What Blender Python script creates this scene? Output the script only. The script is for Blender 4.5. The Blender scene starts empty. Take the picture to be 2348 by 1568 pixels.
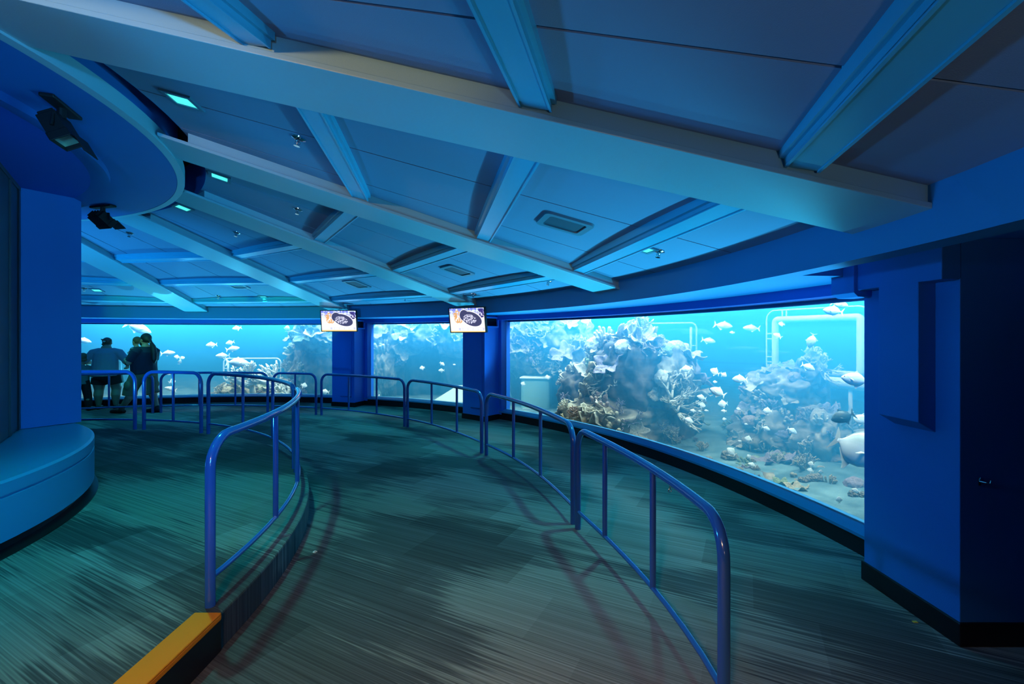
import bpy, bmesh, math, random
from mathutils import Vector, Matrix, noise as mnoise

C = bpy.context.scene.collection
S = bpy.context.scene
PI = math.pi
rad = math.radians
CX, CY = -6.5, 2.5          # centre of the round hall
H = 1.7                     # eye height

# ------------------------------------------------------------------ camera
cam = bpy.data.cameras.new('camera')
cam.sensor_width = 36.0
cam.lens = 16.0
cam.shift_y = -13.0 / 2348.0
cam.clip_start = 0.02
co = bpy.data.objects.new('camera', cam)
co.location = (0, 0, H)
co.rotation_euler = (PI / 2, 0, 0)
C.objects.link(co)
S.camera = co

# ------------------------------------------------------------------ world, exposure
w = bpy.data.worlds.new('world')
S.world = w
w.use_nodes = True
w.node_tree.nodes['Background'].inputs[0].default_value = (0.01, 0.02, 0.05, 1)
w.node_tree.nodes['Background'].inputs[1].default_value = 0.05
S.view_settings.view_transform = 'Standard'
S.view_settings.look = 'None'
S.view_settings.exposure = 0.0
S.view_settings.gamma = 1.0
S.view_settings.use_curve_mapping = False
S.cycles.use_denoising = True
S.cycles.max_bounces = 7
S.cycles.diffuse_bounces = 4
S.cycles.glossy_bounces = 3
S.cycles.transparent_max_bounces = 12
S.cycles.volume_bounces = 0
S.cycles.sample_clamp_indirect = 4.0
S.cycles.caustics_reflective = False
S.cycles.caustics_refractive = False


def P(r, a, z=0.0):
    return Vector((CX + r * math.cos(rad(a)), CY + r * math.sin(rad(a)), z))


def aim(o, target):
    o.rotation_euler = (Vector(target) - o.location).to_track_quat('-Z', 'Y').to_euler()


def lamp(name, kind, loc, power, color, target=None, **kw):
    l = bpy.data.lights.new(name, kind)
    l.energy = power
    l.color = color
    for k, v in kw.items():
        setattr(l, k, v)
    o = bpy.data.objects.new(name, l)
    o.location = loc
    C.objects.link(o)
    if target is not None:
        aim(o, target)
    return o


# lamps over the open water of the tank
TANK_P = 2900.0
for a in (14, 38, 62, 86, 110):
    lamp('unseen_tank_lamp', 'AREA', P(11.0, a, 4.75), TANK_P, (0.50, 0.93, 1.0), P(11.7, a, 0), shape='RECTANGLE', size=2.6, size_y=2.6)
for a in (8, 24, 40, 98):
    lamp('unseen_tank_lamp', 'AREA', P(9.95, a, 4.6), 240, (0.62, 0.96, 1.0), P(10.6, a, 0), shape='RECTANGLE', size=0.7, size_y=0.7)  # extra lamps close to the glass, added to brighten fish and reef fronts
# added cyan fill spots at the sill, without fixtures, throwing light up onto the header and the beams
CYAN = (0.06, 0.66, 1.0)
for a in (5.5, 13, 21, 29, 36, 43.5, 57, 65, 79, 88, 97, 106, 115):
    p = P(9.23, a, 0.215)
    lamp('added_sill_fill', 'SPOT', p, 290, CYAN, p + (P(8.23, a, 1.75) - P(9.23, a, 0)), spot_size=rad(88), spot_blend=1.0, shadow_soft_size=0.03)
# added blue fill spots over the plinth of the drum, out of the picture or behind the fin wall
BLUE = (0.03, 0.45, 1.0)
for a in (-36, 84, 108):
    lamp('added_plinth_fill', 'SPOT', P(2.75, a, 0.80), 330, BLUE, P(5.6, a, 3.0), spot_size=rad(100), spot_blend=0.8, shadow_soft_size=0.08)
lamp('added_blue_fill', 'SPOT', (0.2, -1.7, 2.0), 900, (0.05, 0.45, 1.0), (-4.2, 4.2, 1.9), spot_size=rad(52), spot_blend=0.7, shadow_soft_size=0.1)  # added off-screen fill for the fin wall, plinth and fascia
for a in (8, -14):  # two more added fills for the ceiling
    lamp('added_plinth_fill', 'SPOT', P(3.0, a, 0.80), 110, BLUE, P(6.3, a, 2.9), spot_size=rad(66), spot_blend=0.7, shadow_soft_size=0.08)
# warm unseen lamps behind the viewer, and two added fill spots
lamp('warm_lamp', 'SPOT', (-2.3, -0.6, 2.98), 300, (1.0, 0.47, 0.20), (-1.5, 2.0, 3.16), spot_size=rad(56), spot_blend=0.5, shadow_soft_size=0.04)
lamp('added_hall_fill', 'SPOT', (0.8, -1.5, 1.2), 62, (1.0, 0.80, 0.72), (0.4, 1.0, 2.9), spot_size=rad(95), spot_blend=0.9, shadow_soft_size=0.1)  # added fill that greys the ceiling panels
lamp('added_blue_fill', 'SPOT', (-2.95, 2.2, 2.3), 200, (0.02, 0.40, 1.0), (2.5, 2.7, 1.35), spot_size=rad(54), spot_blend=0.8, shadow_soft_size=0.1)  # added blue fill for the right-hand pier
lamp('warm_lamp', 'SPOT', (-0.7, -1.2, 2.5), 500, (1.0, 0.56, 0.26), (-0.5, 0.7, 0.0), spot_size=rad(84), spot_blend=0.9, shadow_soft_size=0.2)

# ------------------------------------------------------------------ materials
def mat(name, col, rough=0.6, spec=0.5, metal=0.0, bump=0.0, bscale=200.0, emit=None, estr=0.0, coat=0.0):
    m = bpy.data.materials.new(name)
    m.use_nodes = True
    nt = m.node_tree
    b = nt.nodes['Principled BSDF']
    b.inputs['Base Color'].default_value = (*col, 1)
    b.inputs['Roughness'].default_value = rough
    b.inputs['Specular IOR Level'].default_value = spec
    b.inputs['Metallic'].default_value = metal
    b.inputs['Coat Weight'].default_value = coat
    if emit:
        b.inputs['Emission Color'].default_value = (*emit, 1)
        b.inputs['Emission Strength'].default_value = estr
    if bump:
        tc = nt.nodes.new('ShaderNodeTexCoord')
        n = nt.nodes.new('ShaderNodeTexNoise')
        n.inputs['Scale'].default_value = bscale
        n.inputs['Detail'].default_value = 3
        bp = nt.nodes.new('ShaderNodeBump')
        bp.inputs['Strength'].default_value = bump
        bp.inputs['Distance'].default_value = 0.004
        nt.links.new(tc.outputs['Object'], n.inputs['Vector'])
        nt.links.new(n.outputs['Fac'], bp.inputs['Height'])
        nt.links.new(bp.outputs['Normal'], b.inputs['Normal'])
    return m


def mottled(name, c1, c2, scale, rough=0.8, detail=5, bump=0.4, lo=0.35, hi=0.65):
    m = mat(name, c1, rough)
    nt = m.node_tree
    b = nt.nodes['Principled BSDF']
    tc = nt.nodes.new('ShaderNodeTexCoord')
    n = nt.nodes.new('ShaderNodeTexNoise')
    n.inputs['Scale'].default_value = scale
    n.inputs['Detail'].default_value = detail
    r = nt.nodes.new('ShaderNodeValToRGB')
    r.color_ramp.elements[0].position = lo
    r.color_ramp.elements[0].color = (*c1, 1)
    r.color_ramp.elements[1].position = hi
    r.color_ramp.elements[1].color = (*c2, 1)
    nt.links.new(tc.outputs['Object'], n.inputs['Vector'])
    nt.links.new(n.outputs['Fac'], r.inputs['Fac'])
    nt.links.new(r.outputs['Color'], b.inputs['Base Color'])
    if bump:
        bp = nt.nodes.new('ShaderNodeBump')
        bp.inputs['Strength'].default_value = bump
        bp.inputs['Distance'].default_value = 0.02
        nt.links.new(n.outputs['Fac'], bp.inputs['Height'])
        nt.links.new(bp.outputs['Normal'], b.inputs['Normal'])
    return m


M = {}
M['panel'] = mat('ceiling_panel_paint', (0.13, 0.235, 0.38), 0.75, 0.25, bump=0.25, bscale=260)
M['gap'] = mat('seam_shadow_paint', (0.004, 0.008, 0.02), 0.9, 0.1)
M['beam'] = mat('beam_paint', (0.17, 0.40, 0.49), 0.36, 0.5, bump=0.12, bscale=180)
M['purlin'] = mat('purlin_paint', (0.05, 0.38, 0.58), 0.30, 0.6, bump=0.05, bscale=120)
M['wall'] = mat('blue_wall_paint', (0.012, 0.16, 0.48), 0.55, 0.35, bump=0.3, bscale=220)
M['header'] = mat('header_paint', (0.02, 0.20, 0.45), 0.5, 0.4, bump=0.2, bscale=220)
M['column'] = mat('column_paint', (0.008, 0.15, 0.62), 0.5, 0.4, bump=0.15, bscale=220)
M['drum'] = mat('drum_paint', (0.010, 0.13, 0.42), 0.5, 0.4, bump=0.15, bscale=200)
M['soffit'] = mat('soffit_paint', (0.02, 0.22, 0.50), 0.45, 0.4)
M['black'] = mat('black_vinyl_base', (0.006, 0.006, 0.008), 0.4, 0.4)
M['dark'] = mat('dark_case_paint', (0.035, 0.05, 0.07), 0.45, 0.4)
M['rail'] = mat('blue_rail_enamel', (0.018, 0.085, 0.34), 0.16, 0.6, coat=0.6)
M['ledge'] = mat('ledge_paint', (0.02, 0.20, 0.42), 0.35, 0.5)
M['nose'] = mat('orange_nosing', (0.80, 0.20, 0.005), 0.75, 0.2, bump=0.5, bscale=400)
M['blackmetal'] = mat('black_metal', (0.008, 0.008, 0.01), 0.5, 0.3)
M['chrome'] = mat('chrome', (0.75, 0.78, 0.8), 0.12, 0.5, metal=1.0)
M['lens'] = mat('downlight_lens', (0.1, 0.8, 0.7), 0.3, emit=(0.10, 0.95, 0.78), estr=0.9)
M['lampglass'] = mottled('spotlight_glass', (0.18, 0.32, 0.36), (0.35, 0.6, 0.45), 9, rough=0.12, bump=0)
M['grille'] = mat('grille_grey_blue', (0.05, 0.16, 0.24), 0.5)
M['grille_in'] = mat('grille_mesh', (0.012, 0.05, 0.09), 0.6)
M['tankwall'] = mottled('tank_wall_paint', (0.01, 0.13, 0.42), (0.015, 0.17, 0.50), 0.5, rough=0.9, bump=0)
M['sand'] = mottled('tank_sand', (0.07, 0.16, 0.21), (0.20, 0.36, 0.42), 3.0, rough=0.95, bump=0.3)
M['whiteframe'] = mat('white_frame_plastic', (0.80, 0.92, 0.94), 0.5)


def carpet_material():
    m = bpy.data.materials.new('streaked_carpet')
    m.use_nodes = True
    nt = m.node_tree
    N, L = nt.nodes, nt.links
    b = N['Principled BSDF']
    b.inputs['Roughness'].default_value = 0.95
    b.inputs['Specular IOR Level'].default_value = 0.12
    geo = N.new('ShaderNodeNewGeometry')
    mp = N.new('ShaderNodeMapping')
    mp.vector_type = 'POINT'
    mp.inputs['Rotation'].default_value = (0, 0, -rad(152.7))
    L.new(geo.outputs['Position'], mp.inputs['Vector'])

    def nz(su, sv, detail=2, rough=0.5, off=0.0):
        s = N.new('ShaderNodeMapping')
        s.inputs['Scale'].default_value = (su, sv, 1.0)
        s.inputs['Location'].default_value = (off, off * 1.7, off)
        L.new(mp.outputs['Vector'], s.inputs['Vector'])
        n = N.new('ShaderNodeTexNoise')
        n.inputs['Scale'].default_value = 1.0
        n.inputs['Detail'].default_value = detail
        n.inputs['Roughness'].default_value = rough
        L.new(s.outputs['Vector'], n.inputs['Vector'])
        return n.outputs['Fac']

    def mth(op, a, c, d=None):
        x = N.new('ShaderNodeMath')
        x.operation = op
        for i, v in enumerate((a, c, d)):
            if v is None:
                continue
            if isinstance(v, (int, float)):
                x.inputs[i].default_value = v
            else:
                L.new(v, x.inputs[i])
        return x.outputs[0]

    patch = nz(0.55, 1.15, 3, 0.5, 3.1)
    rag = nz(1.4, 75, 1, 0.5, 7.7)
    fine = nz(0.5, 130, 1, 0.5, 1.3)
    f = mth('ADD', patch, mth('MULTIPLY', mth('SUBTRACT', rag, 0.5), 0.34))
    r = N.new('ShaderNodeMapRange')
    r.inputs['From Min'].default_value = 0.46
    r.inputs['From Max'].default_value = 0.53
    L.new(f, r.inputs['Value'])
    # carpet planks: one tone per plank
    sep = N.new('ShaderNodeSeparateXYZ')
    L.new(mp.outputs['Vector'], sep.inputs[0])
    v = mth('DIVIDE', sep.outputs['Y'], 0.46)
    vi = mth('FLOOR', v, 0)
    u = mth('FLOOR', mth('ADD', mth('DIVIDE', sep.outputs['X'], 0.92), mth('MULTIPLY', vi, 0.37)), 0)
    cv = N.new('ShaderNodeCombineXYZ')
    L.new(u, cv.inputs[0])
    L.new(vi, cv.inputs[1])
    wn = N.new('ShaderNodeTexWhiteNoise')
    wn.noise_dimensions = '2D'
    L.new(cv.outputs[0], wn.inputs['Vector'])
    tone = mth('MULTIPLY_ADD', wn.outputs['Value'], 0.42, 0.72)
    stripe = mth('MULTIPLY_ADD', mth('SUBTRACT', fine, 0.5), 1.5, 1.0)
    tone = mth('MULTIPLY', tone, stripe)
    mix = N.new('ShaderNodeMix')
    mix.data_type = 'RGBA'
    L.new(r.outputs[0], mix.inputs['Factor'])
    mix.inputs['A'].default_value = (0.070, 0.073, 0.075, 1)
    mix.inputs['B'].default_value = (0.18, 0.185, 0.17, 1)
    mul = N.new('ShaderNodeMix')
    mul.data_type = 'RGBA'
    mul.blend_type = 'MULTIPLY'
    mul.inputs['Factor'].default_value = 1.0
    L.new(mix.outputs['Result'], mul.inputs['A'])
    cc = N.new('ShaderNodeCombineColor')
    for i in range(3):
        L.new(tone, cc.inputs[i])
    L.new(cc.outputs[0], mul.inputs['B'])
    L.new(mul.outputs['Result'], b.inputs['Base Color'])
    bp = N.new('ShaderNodeBump')
    bp.inputs['Strength'].default_value = 0.35
    bp.inputs['Distance'].default_value = 0.004
    L.new(fine, bp.inputs['Height'])
    L.new(bp.outputs['Normal'], b.inputs['Normal'])
    return m


M['carpet'] = carpet_material()


def glass_material():
    m = bpy.data.materials.new('aquarium_glass')
    m.use_nodes = True
    nt = m.node_tree
    nt.nodes.remove(nt.nodes['Principled BSDF'])
    out = nt.nodes['Material Output']
    t = nt.nodes.new('ShaderNodeBsdfTransparent')
    t.inputs[0].default_value = (0.93, 0.97, 1.0, 1)
    g = nt.nodes.new('ShaderNodeBsdfGlossy')
    g.inputs['Roughness'].default_value = 0.02
    fr = nt.nodes.new('ShaderNodeFresnel')
    fr.inputs['IOR'].default_value = 1.25
    mx = nt.nodes.new('ShaderNodeMixShader')
    nt.links.new(fr.outputs[0], mx.inputs[0])
    nt.links.new(t.outputs[0], mx.inputs[1])
    nt.links.new(g.outputs[0], mx.inputs[2])
    nt.links.new(mx.outputs[0], out.inputs[0])
    return m


def water_material():
    m = bpy.data.materials.new('sea_water')
    m.use_nodes = True
    nt = m.node_tree
    nt.nodes.remove(nt.nodes['Principled BSDF'])
    out = nt.nodes['Material Output']
    s = nt.nodes.new('ShaderNodeVolumeScatter')
    s.inputs['Color'].default_value = (0.03, 0.36, 1.0, 1)
    s.inputs['Density'].default_value = 0.50
    s.inputs['Anisotropy'].default_value = 0.0
    a = nt.nodes.new('ShaderNodeVolumeAbsorption')
    a.inputs['Color'].default_value = (0.0, 0.20, 1.0, 1)
    a.inputs['Density'].default_value = 0.28
    add = nt.nodes.new('ShaderNodeAddShader')
    nt.links.new(s.outputs[0], add.inputs[0])
    nt.links.new(a.outputs[0], add.inputs[1])
    nt.links.new(add.outputs[0], out.inputs['Volume'])
    try:
        m.cycles.homogeneous_volume = True
        m.cycles.volume_sampling = 'MULTIPLE_IMPORTANCE'
    except Exception:
        pass
    m.volume_intersection_method = 'ACCURATE' if hasattr(m, 'volume_intersection_method') else None
    return m


M['glass'] = glass_material()
M['water'] = water_material()


# ------------------------------------------------------------------ mesh builder
class MB:
    def __init__(self):
        self.v, self.f, self.mi = [], [], []

    def add(self, vs, fs, mi=0):
        n = len(self.v)
        self.v += [tuple(p) for p in vs]
        self.f += [tuple(i + n for i in q) for q in fs]
        self.mi += [mi] * len(fs)
        return self

    def box(self, c, ux, uy, uz, mi=0):
        c, ux, uy, uz = map(Vector, (c, ux, uy, uz))
        vs = [c + sx * ux + sy * uy + sz * uz for sz in (-1, 1) for sy in (-1, 1) for sx in (-1, 1)]
        return self.add(vs, [(0, 2, 3, 1), (4, 5, 7, 6), (0, 1, 5, 4), (2, 6, 7, 3), (0, 4, 6, 2), (1, 3, 7, 5)], mi)

    def abox(self, x0, x1, y0, y1, z0, z1, mi=0):
        return self.box(((x0 + x1) / 2, (y0 + y1) / 2, (z0 + z1) / 2), ((x1 - x0) / 2, 0, 0), (0, (y1 - y0) / 2, 0), (0, 0, (z1 - z0) / 2), mi)

    def arc(self, prof, a0, a1, n=48, mi=0, closed=True, cap=True):
        """sweep a profile of (r, z) points around the hall's axis"""
        k = len(prof)
        vs = []
        for i in range(n + 1):
            a = a0 + (a1 - a0) * i / n
            vs += [P(r, a, z) for r, z in prof]
        fs = []
        m = k if closed else k - 1
        for i in range(n):
            for j in range(m):
                j2 = (j + 1) % k
                fs.append((i * k + j, i * k + j2, (i + 1) * k + j2, (i + 1) * k + j))
        if cap and closed:
            fs.append(tuple(range(k)))
            fs.append(tuple(n * k + j for j in reversed(range(k))))
        return self.add(vs, fs, mi)

    def tube(self, pts, r, seg=12, mi=0, cap=True, flat=None):
        pts = [Vector(p) for p in pts]
        rs = r if isinstance(r, (list, tuple)) else [r] * len(pts)
        t0 = (pts[1] - pts[0]).normalized()
        up = Vector((0, 0, 1)) if abs(t0.z) < 0.9 else Vector((1, 0, 0))
        nrm = (up - t0 * up.dot(t0)).normalized()
        vs = []
        for i, p in enumerate(pts):
            if i == 0:
                t = t0
            elif i == len(pts) - 1:
                t = (pts[-1] - pts[-2]).normalized()
            else:
                t = (pts[i + 1] - pts[i - 1]).normalized()
            nrm = (nrm - t * nrm.dot(t)).normalized()
            bn = t.cross(nrm)
            for k in range(seg):
                a = 2 * PI * k / seg
                vs.append(p + (nrm * math.cos(a) + bn * math.sin(a) * (flat or 1.0)) * rs[i])
        fs = []
        for i in range(len(pts) - 1):
            for k in range(seg):
                k2 = (k + 1) % seg
                fs.append((i * seg + k, i * seg + k2, (i + 1) * seg + k2, (i + 1) * seg + k))
        if cap:
            fs.append(tuple(reversed(range(seg))))
            fs.append(tuple((len(pts) - 1) * seg + k for k in range(seg)))
        return self.add(vs, fs, mi)

    def lathe(self, prof, seg=20, mat4=None, mi=0):
        vs, fs = [], []
        k = len(prof)
        for i in range(seg):
            a = 2 * PI * i / seg
            for r, z in prof:
                p = Vector((r * math.cos(a), r * math.sin(a), z))
                vs.append(mat4 @ p if mat4 else p)
        for i in range(seg):
            i2 = (i + 1) % seg
            for j in range(k - 1):
                fs.append((i * k + j, i2 * k + j, i2 * k + j + 1, i * k + j + 1))
        return self.add(vs, fs, mi)

    def mesh(self, name, mats, smooth=False):
        me = bpy.data.meshes.new(name)
        me.from_pydata(self.v, [], self.f)
        for m in (mats if isinstance(mats, (list, tuple)) else [mats]):
            me.materials.append(m)
        if len(set(self.mi)) > 1:
            me.polygons.foreach_set('material_index', self.mi)
        bm = bmesh.new()
        bm.from_mesh(me)
        bmesh.ops.remove_doubles(bm, verts=bm.verts, dist=1e-5)
        bmesh.ops.recalc_face_normals(bm, faces=bm.faces)
        bm.to_mesh(me)
        bm.free()
        if smooth:
            if smooth is True:
                me.polygons.foreach_set('use_smooth', [True] * len(me.polygons))
            else:
                me.set_sharp_from_angle(angle=rad(smooth)) if hasattr(me, 'set_sharp_from_angle') else None
                me.polygons.foreach_set('use_smooth', [True] * len(me.polygons))
        me.update()
        return me

    def obj(self, name, mats, parent=None, smooth=False, bevel=0.0):
        o = bpy.data.objects.new(name, self.mesh(name, mats, smooth))
        C.objects.link(o)
        if parent:
            o.parent = parent
        if bevel:
            b = o.modifiers.new('bevel', 'BEVEL')
            b.width = bevel
            b.segments = 2
            b.limit_method = 'ANGLE'
        return o


def tag(o, label, cat, group=None):
    o['label'] = label
    o['category'] = cat
    if group:
        o['group'] = group
    return o


def thing(name, label, cat, loc=(0, 0, 0), rz=0.0, group=None):
    o = bpy.data.objects.new(name, None)
    o.empty_display_size = 0.1
    o.location = loc
    o.rotation_euler = (0, 0, rz)
    C.objects.link(o)
    return tag(o, label, cat, group)


def struct(o, label=None, cat='structure'):
    o['kind'] = 'structure'
    if label:
        tag(o, label, cat)
    return o


def local(root):
    """parent already-placed children to a root given in world coordinates"""
    bpy.context.view_layer.update()
    return root.matrix_world.inverted()


# ------------------------------------------------------------------ floor and platform
A0, A1 = -62, 142
EDGE = 4.92                # radius of the platform kerb
PLAT = 0.20
fp = [P(9.45, 143.0 * i / 60) for i in range(61)] + [Vector((-22, P(9.45, 143).y, 0)), Vector((-22, -7, 0)), Vector((6.6, -7, 0)), Vector((6.6, CY, 0))]
k = len(fp)
fl = MB().add([(p.x, p.y, 0.0) for p in fp] + [(p.x, p.y, -0.2) for p in fp], [tuple(range(k)), tuple(k + i for i in reversed(range(k)))] + [(i, (i + 1) % k, k + (i + 1) % k, k + i) for i in range(k)]).obj('floor', M['carpet'])
struct(fl, 'dark streaked carpet floor of the viewing hall', 'floor')

pf = MB()
n = 72
top = [P(EDGE, 150.0 * i / n, PLAT) for i in range(n + 1)]
top = [Vector((CX + EDGE, -6.8, PLAT))] + top + [Vector((-18, CY + 2.46, PLAT)), Vector((-18, -6.8, PLAT))]
k = len(top)
vs = [(p.x, p.y, PLAT) for p in top] + [(p.x, p.y, 0.002) for p in top]
pf.add(vs, [tuple(range(k))] + [(i, (i + 1) % k, k + (i + 1) % k, k + i) for i in range(k)])
struct(pf.obj('floor_platform', M['carpet'], bevel=0.012), 'raised carpeted walkway behind the inner railing', 'floor')

xe = CX + EDGE
nz_ = MB()
nz_.abox(xe - 0.135, xe + 0.012, -6.8, 2.46, PLAT - 0.004, PLAT + 0.010)
nz_.abox(xe + 0.0, xe + 0.012, -6.8, 2.46, PLAT - 0.03, PLAT)
tr = nz_.obj('trim_1', M['nose'], bevel=0.006)
struct(tr, 'orange nosing strip on the edge of the platform step', 'step edge')
struct(MB().abox(xe + 0.001, xe + 0.008, -6.8, 2.46, 0.002, PLAT - 0.03).obj('trim_2', M['black']), 'black riser below the orange nosing', 'step riser')

# ------------------------------------------------------------------ ceiling
R_IN, R_HD = 4.0, 8.4
def z_beam(r): return H + 0.57 + 0.226 * (R_HD - r)
def z_ceil(r): return z_beam(r) + 0.115

STEP = 24.55
BA = [0.3 + STEP * i for i in range(-3, 6)]
RINGS = [R_IN, 5.35, 6.6, 7.8, R_HD + 0.06]
ce = MB()
gapw = 0.007
for b0, b1 in zip(BA[:-1], BA[1:]):
    seams = [b0 + (b1 - b0) * t / 3 for t in range(4)]
    for s0, s1 in zip(seams[:-1], seams[1:]):
        for r0, r1 in zip(RINGS[:-1], RINGS[1:]):
            pts = []
            ns = 4
            for i in range(ns + 1):
                a = s0 + (s1 - s0) * i / ns
                g = 0
                pts.append((r0, a, i))
            outer = [(r1, a, i) for (_, a, i) in reversed(pts)]
            vv = []
            for r, a, i in pts + outer:
                da = 0.0
                if i == 0:
                    da = math.degrees(gapw / r)
                if i == ns:
                    da = -math.degrees(gapw / r)
                vv.append((r, a + da))
            kk = len(vv)
            lo = [P(r, a, z_ceil(r)) for r, a in vv]
            hi = [P(r, a, z_ceil(r) + 0.02) for r, a in vv]
            quads = [(i, i + 1, kk - 2 - i, kk - 1 - i) for i in range(ns)]
            ce.add(lo + hi, quads + [tuple(kk + q for q in reversed(qq)) for qq in quads] + [(i, (i + 1) % kk, kk + (i + 1) % kk, kk + i) for i in range(kk)], 0)
# backing above the panels
back = [(R_IN - 0.35, z_ceil(R_IN) + 0.45), (R_IN, z_ceil(R_IN) + 0.45), (R_IN, z_ceil(R_IN) + 0.022), (R_HD + 0.06, z_ceil(R_HD + 0.06) + 0.022), (R_HD + 1.3, z_ceil(R_HD) + 0.022)]
ce.arc(back, BA[0] - 2, BA[-1] + 6, 72, 1, closed=False)
struct(ce.obj('ceiling', [M['panel'], M['gap']]), 'sloping ceiling of dark blue panels with thin seams', 'ceiling')
# the walls of the slot round the drum
sl = MB().arc([(R_IN - 0.002, z_ceil(R_IN)), (R_IN - 0.002, z_ceil(R_IN) + 0.44), (R_IN + 0.02, z_ceil(R_IN) + 0.44), (R_IN + 0.02, z_ceil(R_IN))], BA[0], BA[-1] + 6, 72)
struct(sl.obj('trim_3', M['drum'], smooth=30), 'dark slot ring between the drum and the ceiling', 'trim')

# big radial beams
BW = 0.5
for i, a in enumerate(BA):
    u = Vector((math.cos(rad(a)), math.sin(rad(a)), 0))
    t = Vector((math.sin(rad(a)), -math.cos(rad(a)), 0))      # towards decreasing angle
    def prism(r0, r1, off0, off1, dz0, dz1, mb):
        vs = []
        for r in (r0, r1):
            for off in (off0, off1):
                for dz in (dz0, dz1):
                    p = Vector((CX, CY, 0)) + u * r + t * off
                    vs.append((p.x, p.y, z_beam(r) + dz))
        mb.add(vs, [(0, 1, 3, 2), (4, 6, 7, 5), (0, 4, 5, 1), (2, 3, 7, 6), (0, 2, 6, 4), (1, 5, 7, 3)])
    mb = MB()
    prism(3.80, R_HD + 0.12, 0.0, BW, 0.0, 0.028, mb)
    prism(4.0, R_HD + 0.12, 0.022, BW - 0.022, 0.026, 0.135, mb)
    o = mb.obj('ceiling_beam', M['beam'], bevel=0.004)
    nm = ['', 'widest, running right across the top', 'second from the front', 'third from the front', 'fourth from the front', 'farthest, at the left'][i - 2] if 3 <= i <= 7 else None
    struct(o)
    if nm:
        tag(o, 'broad teal ceiling beam, ' + nm, 'beam')

# purlins between beams
for i, (b0, b1) in enumerate(zip(BA[:-1], BA[1:])):
    for j, r in enumerate((5.35, 6.6, 7.8)):
        t0 = Vector((math.sin(rad(b0)), -math.cos(rad(b0)), 0))
        p0 = P(r, b0)
        p1 = P(r, b1) + Vector((math.sin(rad(b1)), -math.cos(rad(b1)), 0)) * BW
        d = (p1 - p0).normalized()
        p0 = p0 - d * 0.015
        p1 = p1 + d * 0.015
        z0 = z_beam(r)
        L_ = (p1 - p0).length / 2
        c = (p0 + p1) / 2
        rm = math.hypot(c.x - CX, c.y - CY)
        out = Vector((c.x - CX, c.y - CY, 0)).normalized()
        slope = Vector((out.x, out.y, -0.226)).normalized()
        nrm = d.cross(slope).normalized()
        if nrm.z < 0:
            nrm = -nrm
        mb = MB()
        zc = z_beam((r + rm) / 2)
        for (hw, lo, hi) in ((0.098, 0.066, 0.125), (0.076, 0.036, 0.07)):
            mb.box((c.x, c.y, zc + (lo + hi) / 2), d * L_, slope * hw, Vector((0, 0, (hi - lo) / 2)))
        for sgn in (-1, 1):
            mb.box((c.x, c.y, zc + 0.033) , d * L_, slope * 0.005, Vector((0, 0, 0.006))) if False else None
            e = slope * (sgn * 0.070)
            mb.box((c.x + e.x, c.y + e.y, zc + e.z + 0.034), d * L_, slope * 0.006, Vector((0, 0, 0.006)))
        o = mb.obj('ceiling_purlin', M['purlin'])
        struct(o)

# ------------------------------------------------------------------ outer header above the windows
hd = MB()
ZS = H + 0.425
hd.arc([(R_HD, ZS), (R_HD, z_ceil(R_HD) + 0.06), (R_HD + 0.16, z_ceil(R_HD) + 0.06), (R_HD + 0.16, ZS + 0.11), (R_HD + 0.16, ZS)], A0, 4.6, 30)
hd.arc([(R_HD, ZS), (R_HD, z_ceil(R_HD) + 0.06), (9.5, z_ceil(R_HD) + 0.06), (9.5, ZS)], 4.6, A1, 70)
struct(hd.obj('wall_header', M['header'], smooth=30), 'curved blue header band above the aquarium windows', 'header')
struct(MB().arc([(R_HD + 0.16, ZS + 0.11), (R_HD + 0.16, ZS + 0.2), (13, ZS + 0.2), (13, ZS + 0.11)], A0, 4.6, 30).obj('ceiling_soffit', M['wall']), 'dark soffit above the right-hand pier', 'soffit')
# window head frame
struct(MB().arc([(9.18, H + 0.33), (9.18, ZS + 0.01), (9.45, ZS + 0.01), (9.45, H + 0.33)], 3.0, A1, 70).obj('trim_4', M['column'], smooth=30), 'blue frame along the top of the windows', 'frame')
# solid wall above the header, tank side
struct(MB().arc([(9.46, H + 0.30), (9.46, 5.4), (9.56, 5.4), (9.56, H + 0.30)], -12, A1, 70).obj('wall_upper', M['tankwall']), None)

# sill and black base under the glass
struct(MB().arc([(9.27, 0.0), (9.27, 0.145), (9.5, 0.145), (9.5, 0.0)], 3.0, A1, 70).obj('baseboard_window', M['black'], smooth=30), 'black base running below the aquarium windows', 'baseboard')
struct(MB().arc([(9.255, 0.140), (9.255, 0.165), (9.36, 0.197), (9.46, 0.197), (9.46, 0.13)], 3.0, A1, 70).obj('trim_5', M['ledge'], smooth=30), 'sloping blue sill below the aquarium windows', 'sill')

# glass panes
for i, (a0, a1) in enumerate(((3.4, 47.9), (51.6, 72.2), (76.2, 141.0))):
    g = MB().arc([(9.37, 0.19), (9.37, H + 0.345), (9.41, H + 0.345), (9.41, 0.19)], a0, a1, 48)
    o = g.obj('window_%d' % (i + 1), M['glass'], smooth=30)
    struct(o, ('large right-hand aquarium window', 'narrow middle aquarium window between the columns', 'left-hand aquarium window behind the visitors')[i], 'window')

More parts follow.
